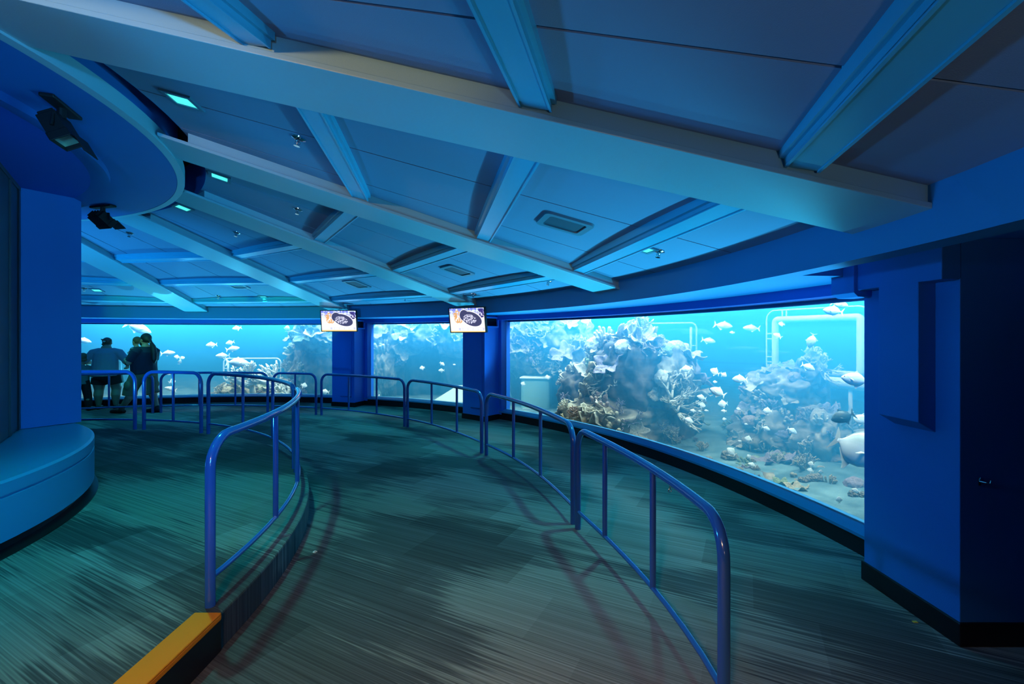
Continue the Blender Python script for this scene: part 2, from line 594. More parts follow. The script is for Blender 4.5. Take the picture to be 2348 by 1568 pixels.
# ------------------------------------------------------------------ columns between windows
for i, c in enumerate((49.8, 74.2)):
    mb = MB()
    hw = 2.02
    z1 = ZS + 0.01
    prof = [(8.86, 0.10), (8.86, z1), (9.52, z1), (9.52, 0.10)]
    mb.arc(prof, c - hw, c + hw, 6)
    # raised pilaster strip on the front face
    mb.arc([(8.835, 0.26), (8.835, H + 0.12), (8.87, H + 0.12), (8.87, 0.22)], c - 1.55, c + 0.5, 4)
    # side frame strips against the glass
    for s in (-1, 1):
        mb.arc([(9.26, 0.10), (9.26, z1), (9.52, z1), (9.52, 0.10)], c + s * hw, c + s * (hw + 0.5), 2)
    o = mb.obj('column', M['column'], smooth=30)
    struct(o, ('blue column right of the middle window', 'blue column left of the middle window')[i], 'column')
    b = MB().arc([(8.845, 0.0), (8.845, 0.105), (9.53, 0.105), (9.53, 0.0)], c - hw - 0.1, c + hw + 0.1, 6)
    struct(b.obj('baseboard_column', M['black'], smooth=30), ('black base of the column right of the middle window', 'black base of the column left of the middle window')[i], 'baseboard')
    # capital vents on the side facing right
    u = Vector((math.cos(rad(c - hw)), math.sin(rad(c - hw)), 0))
    t = Vector((math.sin(rad(c - hw)), -math.cos(rad(c - hw)), 0))
    root = thing('air_vent', ('boxed vent near the top of the column right of the middle window', 'boxed vent near the top of the column left of the middle window')[i], 'vent', P(9.02, c - hw, 1.985))
    def rel(p): return Vector(p)
    zc = 0.0
    fr = MB()
    for (du, dz, hu, hz) in ((0, 0.095, 0.2, 0.018), (0, -0.095, 0.2, 0.018), (-0.182, 0, 0.018, 0.1), (0.182, 0, 0.018, 0.1)):
        fr.box(u * du + t * 0.025 + Vector((0, 0, dz)), u * hu, t * 0.025, Vector((0, 0, hz)))
    fr.obj('frame', M['column'], root, bevel=0.006)
    MB().box(t * 0.008, u * 0.165, t * 0.006, Vector((0, 0, 0.08))).obj('slot', M['gap'], root)

# ------------------------------------------------------------------ right-hand pier
px, py = 2.46, 2.50
zt = ZS + 0.13
mb = MB().abox(px, 6.5, py, 3.18, 0.0, zt)
o = mb.obj('wall_right', M['wall'], bevel=0.004)
struct(o, 'tall blue pier at the right of the aquarium window', 'wall')
mb = MB()
mb.abox(px - 0.012, 6.5, py - 0.012, 3.195, 0.0, 0.13)
struct(mb.obj('baseboard_right', M['black'], bevel=0.006), 'black base round the right-hand pier', 'baseboard')
# raised T-shaped panel on the pier
pan = MB()
pan.abox(px - 0.10, px + 0.01, py, 3.11, H + 0.314, zt - 0.002)
fx = px - 0.10
y0, y1, zb, zc = 2.644, 2.93, 1.20, 1.135
vs = [(fx, y0, H + 0.32), (fx, y1, H + 0.32), (fx, y1, zb), (fx, y0, zb), (px + .01, y0, H + 0.32), (px + .01, y1, H + 0.32), (px + .01, y1, zc), (px + .01, y0, zc)]
pan.add(vs, [(0, 1, 2, 3), (0, 3, 7, 4), (1, 5, 6, 2), (2, 6, 7, 3), (0, 4, 5, 1), (4, 7, 6, 5)])
struct(pan.obj('wall_panel', M['wall'], bevel=0.004), 'raised T-shaped moulding on the blue pier', 'moulding')
mb = MB()
x0, x1, ya, yb, za, zd = px - 0.125, px + 0.02, 3.11, 3.33, H + 0.27, zt - 0.03
ch = 0.03
vs = []
for (z, c_) in ((za, ch), (za + ch, 0), (zd - ch, 0), (zd, ch)):
    vs += [(x0 + c_, ya, z), (x1, ya, z), (x1, yb - c_, z), (x0 + c_, yb - c_, z)]
fs = [(3, 2, 1, 0), (12, 13, 14, 15)]
for l in range(3):
    for q in range(4):
        fs.append((l * 4 + q, l * 4 + (q + 1) % 4, l * 4 + 4 + (q + 1) % 4, l * 4 + 4 + q))
mb.add(vs, fs)
struct(mb.obj('wall_bracket', M['wall'], bevel=0.003), 'chamfered corner block at the top right of the window', 'moulding')

# closing walls out of the picture, right and far left
struct(MB().abox(6.5, 6.6, -7, 3.2, 0, 3.0).obj('wall_far_right', M['wall']), None)

# ------------------------------------------------------------------ central drum
ZD = H + 1.59
dr = MB()
dr.arc([(3.76, ZD + 0.003), (3.76, ZD + 0.62), (3.0, ZD + 0.62), (3.0, ZD + 0.003)], -75, 200, 110)
struct(MB().arc([(3.82, ZD), (3.82, ZD + 0.115), (3.757, ZD + 0.135), (3.757, ZD)], -75, 200, 110).obj('trim_8', M['beam'], smooth=30), 'teal fascia band round the edge of the drum soffit', 'trim')
struct(dr.obj('ceiling_drum', M['drum'], smooth=30), 'round blue drum soffit hanging at the left', 'soffit')
dr = MB()
dr.arc([(3.22, ZD - 0.058), (3.22, ZD + 0.01), (3.0, ZD + 0.01), (3.16, ZD - 0.058)], -75, 200, 110)
struct(dr.obj('trim_6', M['drum'], smooth=30), 'thin raised ring below the drum soffit', 'trim')
dr = MB().arc([(3.2, ZD - 0.02), (3.2, ZD + 0.05), (0.4, ZD + 0.05), (0.4, ZD - 0.02)], -75, 200, 90)
struct(dr.obj('ceiling_core', mat('core_soffit_paint', (0.008, 0.08, 0.42), 0.6, 0.3), smooth=30), 'dark blue soffit inside the ring', 'soffit')
struct(MB().arc([(2.15, PLAT), (2.15, ZD), (2.0, ZD), (2.0, PLAT)], -75, 200, 90).obj('wall_core', M['wall'], smooth=30), None)

# fin wall
ang = 61.0
fu = Vector((0.555, 0.832, 0)).normalized()
p_in = Vector((-5.19, 4.79, 0))
p_out = Vector((-4.94, 5.22, 0))
ft = Vector((-fu.y, fu.x, 0))
mb = MB()
zf0, zf1 = 0.72, ZD - 0.01
q = [p_in - fu * 0.3, p_out, p_out + ft * 0.16, p_in - fu * 0.3 + ft * 0.16]
vs = [(p.x, p.y, zf0) for p in q] + [(p.x, p.y, zf1) for p in q]
mb.add(vs, [(0, 1, 2, 3), (7, 6, 5, 4), (0, 4, 5, 1), (1, 5, 6, 2), (2, 6, 7, 3), (3, 7, 4, 0)])
struct(mb.obj('wall_fin', M['wall']), 'flat blue wall face standing on the round plinth', 'wall')
# dark case front with frame
d = Vector((0.632, -0.775, 0))
nrm = Vector((0.775, 0.632, 0))
cz = (zf0 + ZD) / 2
c0 = p_in + d * 0.8
mb = MB()
mb.box((c0.x - nrm.x * 0.10, c0.y - nrm.y * 0.10, cz), d * 0.82, nrm * 0.1, Vector((0, 0, (ZD - zf0) / 2 - 0.006)))
for off in (0.03, 0.43, 1.57):
    c1 = p_in + d * off
    mb.box((c1.x, c1.y, cz), d * 0.03, nrm * 0.012, Vector((0, 0, (ZD - zf0) / 2 - 0.006)))
c1 = p_in + d * 0.8
mb.box((c1.x, c1.y, zf1 - 0.03), d * 0.8, nrm * 0.014, Vector((0, 0, 0.02)))
struct(mb.obj('wall_case', M['dark'], bevel=0.003), 'dark framed display panel at the left edge', 'wall panel')

# round plinth
pl = MB()
pl.arc([(3.10, 0.30), (3.10, 0.595), (3.085, 0.60), (3.085, 0.612), (3.10, 0.617), (3.10, 0.70), (3.08, 0.715), (2.0, 0.715), (2.0, 0.30)], -75, 200, 110)
struct(pl.obj('wall_plinth', M['ledge'], smooth=25), 'curved blue plinth ledge round the drum', 'plinth')
struct(MB().arc([(3.02, PLAT), (3.02, 0.305), (2.0, 0.305), (2.0, PLAT)], -75, 200, 110).obj('baseboard_plinth', M['black'], smooth=30), 'black toe kick below the curved plinth', 'baseboard')
struct(MB().arc([(3.13, PLAT), (3.13, PLAT + 0.012), (2.9, PLAT + 0.012), (2.9, PLAT)], -75, 200, 110).obj('trim_7', M['black'], smooth=30), None)

# ------------------------------------------------------------------ the tank behind the glass
TR = 17.5
def tank_z(r, a):
    x = P(r, a)
    z = -0.16 + 0.10 * mnoise.noise(Vector((x.x * 0.5, x.y * 0.5, 0))) + 0.03 * mnoise.noise(Vector((x.x * 2.4, x.y * 2.4, 3)))
    z += 0.35 * max(0.0, min(1.0, (r - 10.5) / 5.0))
    return z
mb = MB()
nr, na = 40, 90
vs, fs = [], []
for i in range(na + 1):
    a = 4.7 + 138 * i / na
    for j in range(nr + 1):
        r = 9.58 + (TR - 9.62) * j / nr
        vs.append(P(r, a, tank_z(r, a)))
for i in range(na):
    for j in range(nr):
        q = i * (nr + 1) + j
        fs.append((q, q + 1, q + nr + 2, q + nr + 1))
mb.add(vs, fs)
o = mb.obj('sea_bed', M['sand'], smooth=True)
o['kind'] = 'stuff'
tag(o, 'pale sand bed of the aquarium', 'sand')
mb = MB()
mb.arc([(TR, -0.3), (TR, 5.4), (TR + 0.2, 5.4), (TR + 0.2, -0.3)], 4.0, 143, 90)
for a in (4.3, 143):
    mb.arc([(9.57, -0.3), (9.57, 5.4), (TR + 0.2, 5.4), (TR + 0.2, -0.3)], a - 0.4, a + 0.4, 1)
struct(mb.obj('wall_tank', M['tankwall'], smooth=30), 'blue back wall of the aquarium', 'wall')
mb = MB().arc([(9.575, -0.25), (9.575, 4.3), (TR - 0.03, 4.3), (TR - 0.03, -0.25)], 4.8, 142.4, 120)
o = mb.obj('water', M['water'])
o['kind'] = 'stuff'
tag(o, 'clear blue sea water filling the aquarium', 'water')
#@@PART2@@
# ------------------------------------------------------------------ railings
def smooth_r(pts):
    def f(t):
        if t <= pts[0][0]:
            return pts[0][1]
        for (a, ra), (b, rb) in zip(pts, pts[1:]):
            if t <= b:
                s = (t - a) / (b - a)
                s = s * s * (3 - 2 * s) * .4 + s * .6
                return ra + (rb - ra) * s
        return pts[-1][1]
    return f

r_out = smooth_r([(-3.6, 7.44), (12.4, 7.24), (33.8, 7.33), (53.2, 7.55), (72.4, 7.70), (130, 7.75)])
r_inn = smooth_r([(0, 4.82), (31, 4.83), (68, 4.86), (130, 4.87)])


def railing(label, rf, a0, a1, inter, z0, hh, group):
    if a0 > a1:
        a0, a1 = a1, a0
    am = (a0 + a1) / 2
    rm = rf(am)
    base = P(rm, am, z0)
    root = thing('guard_rail', label, 'railing', base, 0, group)
    def Q(a, z):
        return P(rf(a), a, z0 + z) - base
    br = 0.17
    ra = math.degrees(br / rm)
    tr_, pts = 0.0265, []
    pts.append(Q(a0, 0.0))
    for i in range(0, 9):
        th = PI / 2 * i / 8
        pts.append(Q(a0 + ra * (1 - math.cos(th)), hh - br + br * math.sin(th)))
    n = max(4, int((a1 - a0) / 1.6))
    for i in range(1, n):
        pts.append(Q(a0 + ra + (a1 - a0 - 2 * ra) * i / n, hh))
    for i in range(0, 9):
        th = PI / 2 * (1 - i / 8)
        pts.append(Q(a1 - ra * (1 - math.cos(th)), hh - br + br * math.sin(th)))
    pts.append(Q(a1, 0.0))
    MB().tube(pts, tr_, 14).obj('frame_tube', M['rail'], root, smooth=40)
    for a in inter:
        MB().tube([Q(a, 0.15), Q(a, hh - 0.01)], 0.0195, 12).obj('baluster', M['rail'], root, smooth=40)
    MB().tube([Q(a0 + (a1 - a0) * i / n, 0.155) for i in range(n + 1)], 0.0165, 10).obj('bottom_bar', M['rail'], root, smooth=40)
    return root


GO, GI = 'railing sections along the window side', 'railing sections on the kerb of the raised walkway'
HO, HI = 0.885, 0.93
rl = railing('curved blue railing section nearest the viewer at lower right, by the pier', r_out, -4.0, 12.1, (2.3, 8.0), 0.0, HO, GO)
# small screw eye below the top rail of the nearest section
pa = P(r_out(0.6), 0.6, HO - 0.035)
ey = MB()
rb_ = rl.location
ey.tube([pa - rb_ + Vector((0, 0, 0.012)), pa - rb_ + Vector((0, 0, -0.014))], 0.004, 8)
ey.tube([pa - rb_ + Vector((0.009 * math.cos(t * PI / 6), 0, -0.023 + 0.009 * math.sin(t * PI / 6))) for t in range(13)], 0.003, 6)
ey.obj('screw_eye', M['chrome'], rl, smooth=True)
railing('blue railing before the large window, second from the viewer on the window side', r_out, 13.0, 33.2, (20.4, 26.8), 0, HO, GO)
railing('blue railing section in front of the right-hand column and narrow window', r_out, 34.3, 53.0, (40.7, 47.2), 0, HO, GO)
railing('blue railing section in front of the left-hand column', r_out, 53.7, 71.9, (60.0, 66.2), 0, HO, GO)
railing('short blue railing section just left of the left-hand column', r_out, 73.0, 81.1, (77.0,), 0, HO, GO)
railing('far blue railing section in the middle of the left-hand window', r_out, 82.1, 99.7, (87.8, 93.8), 0, HO, GO)
railing('far blue railing section in front of the visitors', r_out, 100.9, 118.5, (107.0, 112.6), 0, HO, GO)
railing('curved blue railing section on the kerb nearest the viewer, ending at the orange nosing', r_inn, 0.4, 31.6, (10.6, 20.6), PLAT, HI, GI)
railing('blue railing section on the kerb curving away round the middle of the walkway', r_inn, 33.6, 67.9, (46.3, 57.6), PLAT, HI, GI)
railing('short blue railing section on the far kerb, right of the visitors', r_inn, 69.8, 83.2, (76.7,), PLAT, HI, GI)
railing('blue railing section on the far kerb beside the flat wall, in front of the visitors', r_inn, 85.1, 117, (95.7, 106), PLAT, HI, GI)

# ------------------------------------------------------------------ ceiling fixtures
def frame_at(r, a):
    """axes of the sloping ceiling at (r, a): outward, tangential, down"""
    o = Vector((math.cos(rad(a)), math.sin(rad(a)), -0.226)).normalized()
    t = Vector((-math.sin(rad(a)), math.cos(rad(a)), 0))
    d = o.cross(t).normalized()
    if d.z > 0:
        d = -d
    return o, t, d

TEAL = (0.03, 0.92, 0.80)
DL = [(4.3, 8.0, 'over the walkway at upper left', 200), (4.12, 32.4, 'second nearest to the drum', 40), (4.06, 56.3, 'beside the far edge of the drum', 40),
      (7.88, 12.1, 'above the large window', 110), (7.88, 36.7, 'beyond the second beam, above the right-hand column', 90), (7.86, 59.5, 'between the two columns', 90),
      (7.6, 82.1, 'left of the left-hand television', 90), (7.2, 106.7, 'farthest, above the visitors', 60)]
for r, a, where, pw in DL:
    o, t, d = frame_at(r, a)
    p = P(r, a, z_ceil(r) - 0.001)
    root = thing('downlight', 'square recessed teal downlight ' + where, 'ceiling light', p, 0, 'recessed teal downlights')
    s = 0.085
    f = MB()
    for sg in (-1, 1):
        f.box(o * (s * sg) + d * 0.006, o * 0.014, t * (s + 0.014), d * 0.008)
        f.box(t * (s * sg) + d * 0.006, o * (s - 0.01), t * 0.014, d * 0.008)
    f.obj('trim_frame', M['grille'], root)
    MB().box(d * 0.003, o * (s - 0.006), t * (s - 0.006), d * 0.004).obj('lens', M['lens'], root)
    lamp('downlight_lamp', 'SPOT', p + d * 0.03, pw, TEAL, p + Vector((0, 0, -2)), spot_size=rad(96), spot_blend=0.8, shadow_soft_size=0.05)
# one more downlight of the ring, beside the drum out of the picture
lamp('downlight_lamp', 'SPOT', P(4.3, -15, z_ceil(4.3) - 0.04), 25, TEAL, P(4.2, -15, 0), spot_size=rad(105), spot_blend=0.85, shadow_soft_size=0.05)

SP = [(5.01, 9.5, 'nearest, beside the purlin at upper left'), (4.89, 34.8, 'in the second bay'), (4.79, 58.2, 'in the third bay'), (4.47, 81.1, 'in the farthest inner bay'),
      (8.0, 11.7, 'beside the teal light above the large window'), (8.0, 28.8, 'close to the second beam at the header'), (8.07, 43.9, 'just above the right-hand television'),
      (7.98, 57.0, 'between the two televisions'), (7.77, 75.0, 'above the left-hand television'), (7.5, 89.6, 'left of the farthest beam end'), (7.1, 108.0, 'farthest, at the left edge of the window wall')]
for r, a, where in SP:
    o, t, d = frame_at(r, a)
    p = P(r, a, z_ceil(r))
    root = thing('sprinkler', 'small chrome fire sprinkler ' + where, 'sprinkler', p, 0, 'ceiling sprinklers')
    m4 = Matrix((( *o, ), ( *t, ), ( *d, ))).transposed().to_4x4()
    MB().lathe([(0.0, 0.0), (0.052, 0.0), (0.05, 0.008), (0.03, 0.016), (0.028, 0.006), (0.0, 0.006)], 16, m4).obj('escutcheon', M['chrome'], root, smooth=30)
    h = MB().lathe([(0.0, 0.0), (0.013, 0.0), (0.013, 0.03), (0.008, 0.034), (0.005, 0.055), (0.0, 0.055)], 10, m4)
    for sg in (-1, 1):
        h.tube([m4 @ Vector((0.011 * sg, 0, 0.028)), m4 @ Vector((0.019 * sg, 0, 0.042)), m4 @ Vector((0.004 * sg, 0, 0.06))], 0.0035, 6)
    h.lathe([(0.0, 0.060), (0.022, 0.060), (0.022, 0.064), (0.0, 0.064)], 12, m4)
    h.obj('head', M['chrome'], root, smooth=30)

VT = [(7.1, 11.6, 'nearest, in the bay above the large window'), (7.1, 36.7, 'second from the front'), (7.05, 59.5, 'third from the front'), (6.8, 82.4, 'farthest, at the left')]
def rrect(hx, hy, r, n=5):
    pts = []
    for cx, cy, a0 in ((hx - r, hy - r, 0), (-hx + r, hy - r, 90), (-hx + r, -hy + r, 180), (hx - r, -hy + r, 270)):
        for i in range(n + 1):
            a = rad(a0 + 90 * i / n)
            pts.append((cx + r * math.cos(a), cy + r * math.sin(a)))
    return pts
for r, a, where in VT:
    o, t, d = frame_at(r, a)
    p = P(r, a, z_ceil(r))
    root = thing('ceiling_speaker', 'rounded rectangular grille panel on the ceiling, ' + where, 'speaker grille', p, 0, 'ceiling grilles')
    outer, inner = rrect(0.22, 0.19, 0.05), rrect(0.165, 0.135, 0.03)
    k = len(outer)
    vs = [o * x + t * y - d * 0.004 for x, y in outer] + [o * x * 0.98 + t * y * 0.98 + d * 0.022 for x, y in outer] + [o * x + t * y + d * 0.022 for x, y in inner] + [o * x + t * y + d * 0.008 for x, y in inner]
    fs = []
    for l in range(3):
        for i in range(k):
            fs.append((l * k + i, l * k + (i + 1) % k, (l + 1) * k + (i + 1) % k, (l + 1) * k + i))
    MB().add(vs, fs).obj('frame', M['grille'], root, smooth=30)
    g = MB().add([o * x + t * y + d * 0.010 for x, y in inner], [tuple(range(k))])
    g.obj('grille', M['grille_in'], root)

# ------------------------------------------------------------------ black spotlights below the drum soffit
def spotlight(label, r, a, yaw, tilt, s=1.0):
    p = P(r, a, ZD)
    root = thing('spotlight', label, 'spotlight', p, rad(yaw), 'black spotlights on the drum soffit')
    MB().abox(-0.045 * s, 0.045 * s, -0.19 * s, 0.19 * s, -0.028 * s, 0.0).obj('canopy', M['blackmetal'], root, bevel=0.008)
    y = MB()
    y.tube([(0, 0, -0.02 * s), (0, 0, -0.10 * s)], 0.028 * s, 12)
    y.tube([(0, -0.125 * s, -0.20 * s), (0, -0.11 * s, -0.11 * s), (0, 0, -0.10 * s), (0, 0.11 * s, -0.11 * s), (0, 0.125 * s, -0.20 * s)], 0.011 * s, 8)
    y.obj('yoke', M['blackmetal'], root)
    rot = Matrix.Translation((0, 0, -0.20 * s)) @ Matrix.Rotation(rad(tilt), 4, 'Y')
    def bx(mb, c, h):
        v = [rot @ Vector((c[0] * s, c[1] * s, c[2] * s))] + [rot.to_3x3() @ Vector(q) for q in ((h[0] * s, 0, 0), (0, h[1] * s, 0), (0, 0, h[2] * s))]
        mb.box(*v)
        return mb
    h = MB()
    bx(h, (-0.03, 0, 0), (0.075, 0.105, 0.062))
    for zz in (-0.062, 0.062):
        bx(h, (0.06, 0, zz), (0.03, 0.11, 0.006))
    for yy in (-0.104, 0.104):
        bx(h, (0.06, yy, 0), (0.03, 0.006, 0.062))
    for q in range(4):
        bx(h, (-0.115, -0.075 + 0.05 * q, 0), (0.02, 0.006, 0.05))
    h.obj('housing', M['blackmetal'], root, bevel=0.004)
    bx(MB(), (0.055, 0, 0), (0.004, 0.096, 0.056)).obj('lens', M['lampglass'], root)
    b = MB()
    c = rot @ Vector((0.09 * s, 0, 0.075 * s))
    bx(b, (0.145, 0, 0.085), (0.07, 0.10, 0.003))
    b.obj('barn_door', M['blackmetal'], root)
    return root

spotlight('black floodlight with glass front below the drum soffit at upper left', 3.46, 10.5, 20, 62, 0.92)
spotlight('black spotlight hanging below the drum soffit beside the flat wall', 3.40, 63.5, 75, 38, 0.9)
for a_ in (80, 91, 103):
    lamp('hidden_green_fill', 'SPOT', P(2.95, 66, 2.0), 420, (0.16, 1.0, 0.16), P(8.4, a_, 2.2), spot_size=rad(19), spot_blend=0.5, shadow_soft_size=0.05)  # unseen green spots behind the fin wall, added to tint the header

# ------------------------------------------------------------------ televisions
def screen_material():
    m = bpy.data.materials.new('tv_picture')
    m.use_nodes = True
    nt = m.node_tree
    N, L = nt.nodes, nt.links
    b = N['Principled BSDF']
    b.inputs['Roughness'].default_value = 0.7
    b.inputs['Specular IOR Level'].default_value = 0.1
    tc = N.new('ShaderNodeTexCoord')
    sep = N.new('ShaderNodeSeparateXYZ')
    L.new(tc.outputs['Object'], sep.inputs[0])
    X, Z = sep.outputs['X'], sep.outputs['Z']
    def mth(op, a, c=0.0, d=None):
        x = N.new('ShaderNodeMath')
        x.operation = op
        for i, v in enumerate((a, c, d)):
            if v is None:
                continue
            if isinstance(v, (int, float)):
                x.inputs[i].default_value = v
            else:
                L.new(v, x.inputs[i])
        return x.outputs[0]
    def ell(cx, cz, rx, rz, ang):
        ca, sa = math.cos(rad(ang)), math.sin(rad(ang))
        dx, dz = mth('SUBTRACT', X, cx), mth('SUBTRACT', Z, cz)
        u = mth('ADD', mth('MULTIPLY', dx, ca / rx), mth('MULTIPLY', dz, sa / rx))
        v = mth('ADD', mth('MULTIPLY', dx, -sa / rz), mth('MULTIPLY', dz, ca / rz))
        return mth('SQRT', mth('ADD', mth('MULTIPLY', u, u), mth('MULTIPLY', v, v)))
    def mix(f, a, c):
        x = N.new('ShaderNodeMix')
        x.data_type = 'RGBA'
        L.new(f, x.inputs['Factor'])
        for nme, v in (('A', a), ('B', c)):
            if isinstance(v, tuple):
                x.inputs[nme].default_value = (*v, 1)
            else:
                L.new(v, x.inputs[nme])
        return x.outputs['Result']
    def noise(sc, det=4):
        n = N.new('ShaderNodeTexNoise')
        n.inputs['Scale'].default_value = sc
        n.inputs['Detail'].default_value = det
        L.new(tc.outputs['Object'], n.inputs['Vector'])
        return n.outputs['Fac']
    def rect(x0, x1, z0, z1):
        return mth('MULTIPLY', mth('MULTIPLY', mth('GREATER_THAN', X, x0), mth('LESS_THAN', X, x1)), mth('MULTIPLY', mth('GREATER_THAN', Z, z0), mth('LESS_THAN', Z, z1)))
    base = mix(mth('SMOOTH_MIN', mth('MAXIMUM', mth('MULTIPLY_ADD', Z, 7.0, -0.35), 0.0), 1.0, 0.05), (0.95, 0.90, 0.86), (0.20, 0.26, 0.85))
    n1 = noise(16)
    base = mix(mth('GREATER_THAN', mth('ADD', n1, mth('MULTIPLY', Z, 0.35)), 0.60), base, (0.75, 0.86, 1.0))
    org = mth('MULTIPLY', mth('LESS_THAN', ell(-0.20, 0.06, 0.10, 0.13, 20), 1.0), mth('GREATER_THAN', noise(22), 0.48))
    base = mix(org, base, (0.80, 0.42, 0.16))
    dk = mth('MULTIPLY', mth('LESS_THAN', ell(0.34, 0.14, 0.09, 0.10, 0), 1.0), mth('GREATER_THAN', noise(20), 0.47))
    base = mix(dk, base, (0.05, 0.04, 0.22))
    # the dark mottled ray: two lobes
    e1, e2 = ell(-0.06, 0.09, 0.10, 0.10, 30), ell(0.10, 0.02, 0.225, 0.125, -18)
    em = mth('MINIMUM', e1, e2)
    rim = mth('LESS_THAN', em, 1.12)
    body = mth('LESS_THAN', em, 1.0)
    base = mix(rim, base, (0.9, 0.9, 1.0))
    vor = N.new('ShaderNodeTexVoronoi')
    vor.inputs['Scale'].default_value = 34
    L.new(tc.outputs['Object'], vor.inputs['Vector'])
    spots = mth('MULTIPLY', mth('GREATER_THAN', noise(38, 2), 0.50), mth('LESS_THAN', ell(0.06, 0.02, 0.15, 0.085, -10), 1.0))
    skin = mix(spots, (0.055, 0.06, 0.15), (0.72, 0.72, 0.95))
    base = mix(body, base, skin)
    # white scale bar with fine ticks
    base = mix(rect(-0.20, 0.37, -0.19, -0.145), base, (0.62, 0.66, 0.95))
    base = mix(rect(-0.16, 0.34, -0.184, -0.151), base, (0.97, 1.0, 1.0))
    tick = mth('MULTIPLY', mth('LESS_THAN', mth('FRACT', mth('MULTIPLY', X, 9.0)), 0.05), rect(-0.16, 0.34, -0.184, -0.151))
    base = mix(tick, base, (0.4, 0.45, 0.6))
    base = mix(mth('LESS_THAN', Z, -0.205), base, (0.95, 0.66, 0.25))
    L.new(base, b.inputs['Emission Color'])
    b.inputs['Emission Strength'].default_value = 1.15
    b.inputs['Base Color'].default_value = (0.01, 0.01, 0.01, 1)
    return m

M['screen'] = screen_material()
def television(label, loc, yaw, wdt, hgt, head):
    """yaw: direction the screen faces, degrees in plan"""
    root = thing('television', label, 'television', loc, rad(yaw + 90), 'wall televisions')
    T = Matrix.Rotation(rad(8), 4, 'X')
    hw, hh = wdt / 2, hgt / 2
    def b4(c, h):
        return [T @ Vector(c)] + [T.to_3x3() @ Vector(q) for q in ((h[0], 0, 0), (0, h[1], 0), (0, 0, h[2]))]
    cs = MB()
    cs.box(*b4((0, 0.03, 0), (hw, 0.022, hh)))
    for sg in (-1, 1):
        cs.box(*b4((sg * (hw - 0.006), 0.0, 0), (0.007, 0.012, hh)))
        cs.box(*b4((0, 0.0, sg * (hh - 0.006)), (hw, 0.012, 0.007)))
    cs.obj('bezel', M['blackmetal'], root)
    s = MB().abox(-hw + 0.012, hw - 0.012, 0.0, 0.006, -hh + 0.012, hh - 0.012).obj('screen', M['screen'], root)
    s.matrix_local = T
    sx = 0.8 / wdt
    mt = MB()
    hd_ = root.matrix_world
    tgt = Vector(head) - Vector(loc)
    tgt = Matrix.Rotation(-rad(yaw + 90), 3, 'Z') @ tgt
    mt.box(*b4((0, 0.058, 0.02), (0.12, 0.01, 0.10)))
    mt.tube([T @ Vector((0, 0.06, 0.03)), (tgt.x * 0.5, tgt.y * 0.5 + 0.03, 0.08), tgt], 0.025, 10)
    mt.obj('wall_bracket', M['blackmetal'], root)
    return root

television('flat television with a mottled ray on screen, in front of the left-hand column', (-3.90, 10.25, 2.045), -92, 0.82, 0.485, P(8.39, 73.0, H + 0.50))
television('flat television with a mottled ray on screen, in front of the right-hand column', (-0.83, 8.42, 2.00), -119, 0.80, 0.47, P(8.39, 48.6, H + 0.50))

# ------------------------------------------------------------------ bits and pieces
hk = thing('wall_hook', 'small grey metal hook on the dark face of the pier', 'hook', (2.575, py, 0.905))
m_ = MB()
m_.abox(-0.018, -0.006, -0.006, 0.0, -0.022, 0.022)
m_.tube([(-0.012, -0.004, 0.0), (0.0, -0.03, 0.0), (0.014, -0.034, -0.004), (0.022, -0.03, 0.012)], 0.004, 8)
m_.obj('bracket', M['chrome'], hk)
pb = MB().abox(2.385, 2.41, 2.70, 2.715, 0.0, 0.004).obj('paper_scrap', mat('yellow_paper', (0.7, 0.45, 0.05), 0.8))
tag(pb, 'tiny yellow scrap of paper on the carpet by the pier', 'litter')
wr = MB().tube([(-1.55 + 0.013 * math.cos(t * PI / 8), 3.58 + 0.013 * math.sin(t * PI / 8), 0.005) for t in range(15)], 0.004, 6).obj('plastic_ring', mat('white_plastic', (0.7, 0.75, 0.75), 0.5))
tag(wr, 'tiny pale ring lying on the carpet beside the kerb', 'litter')
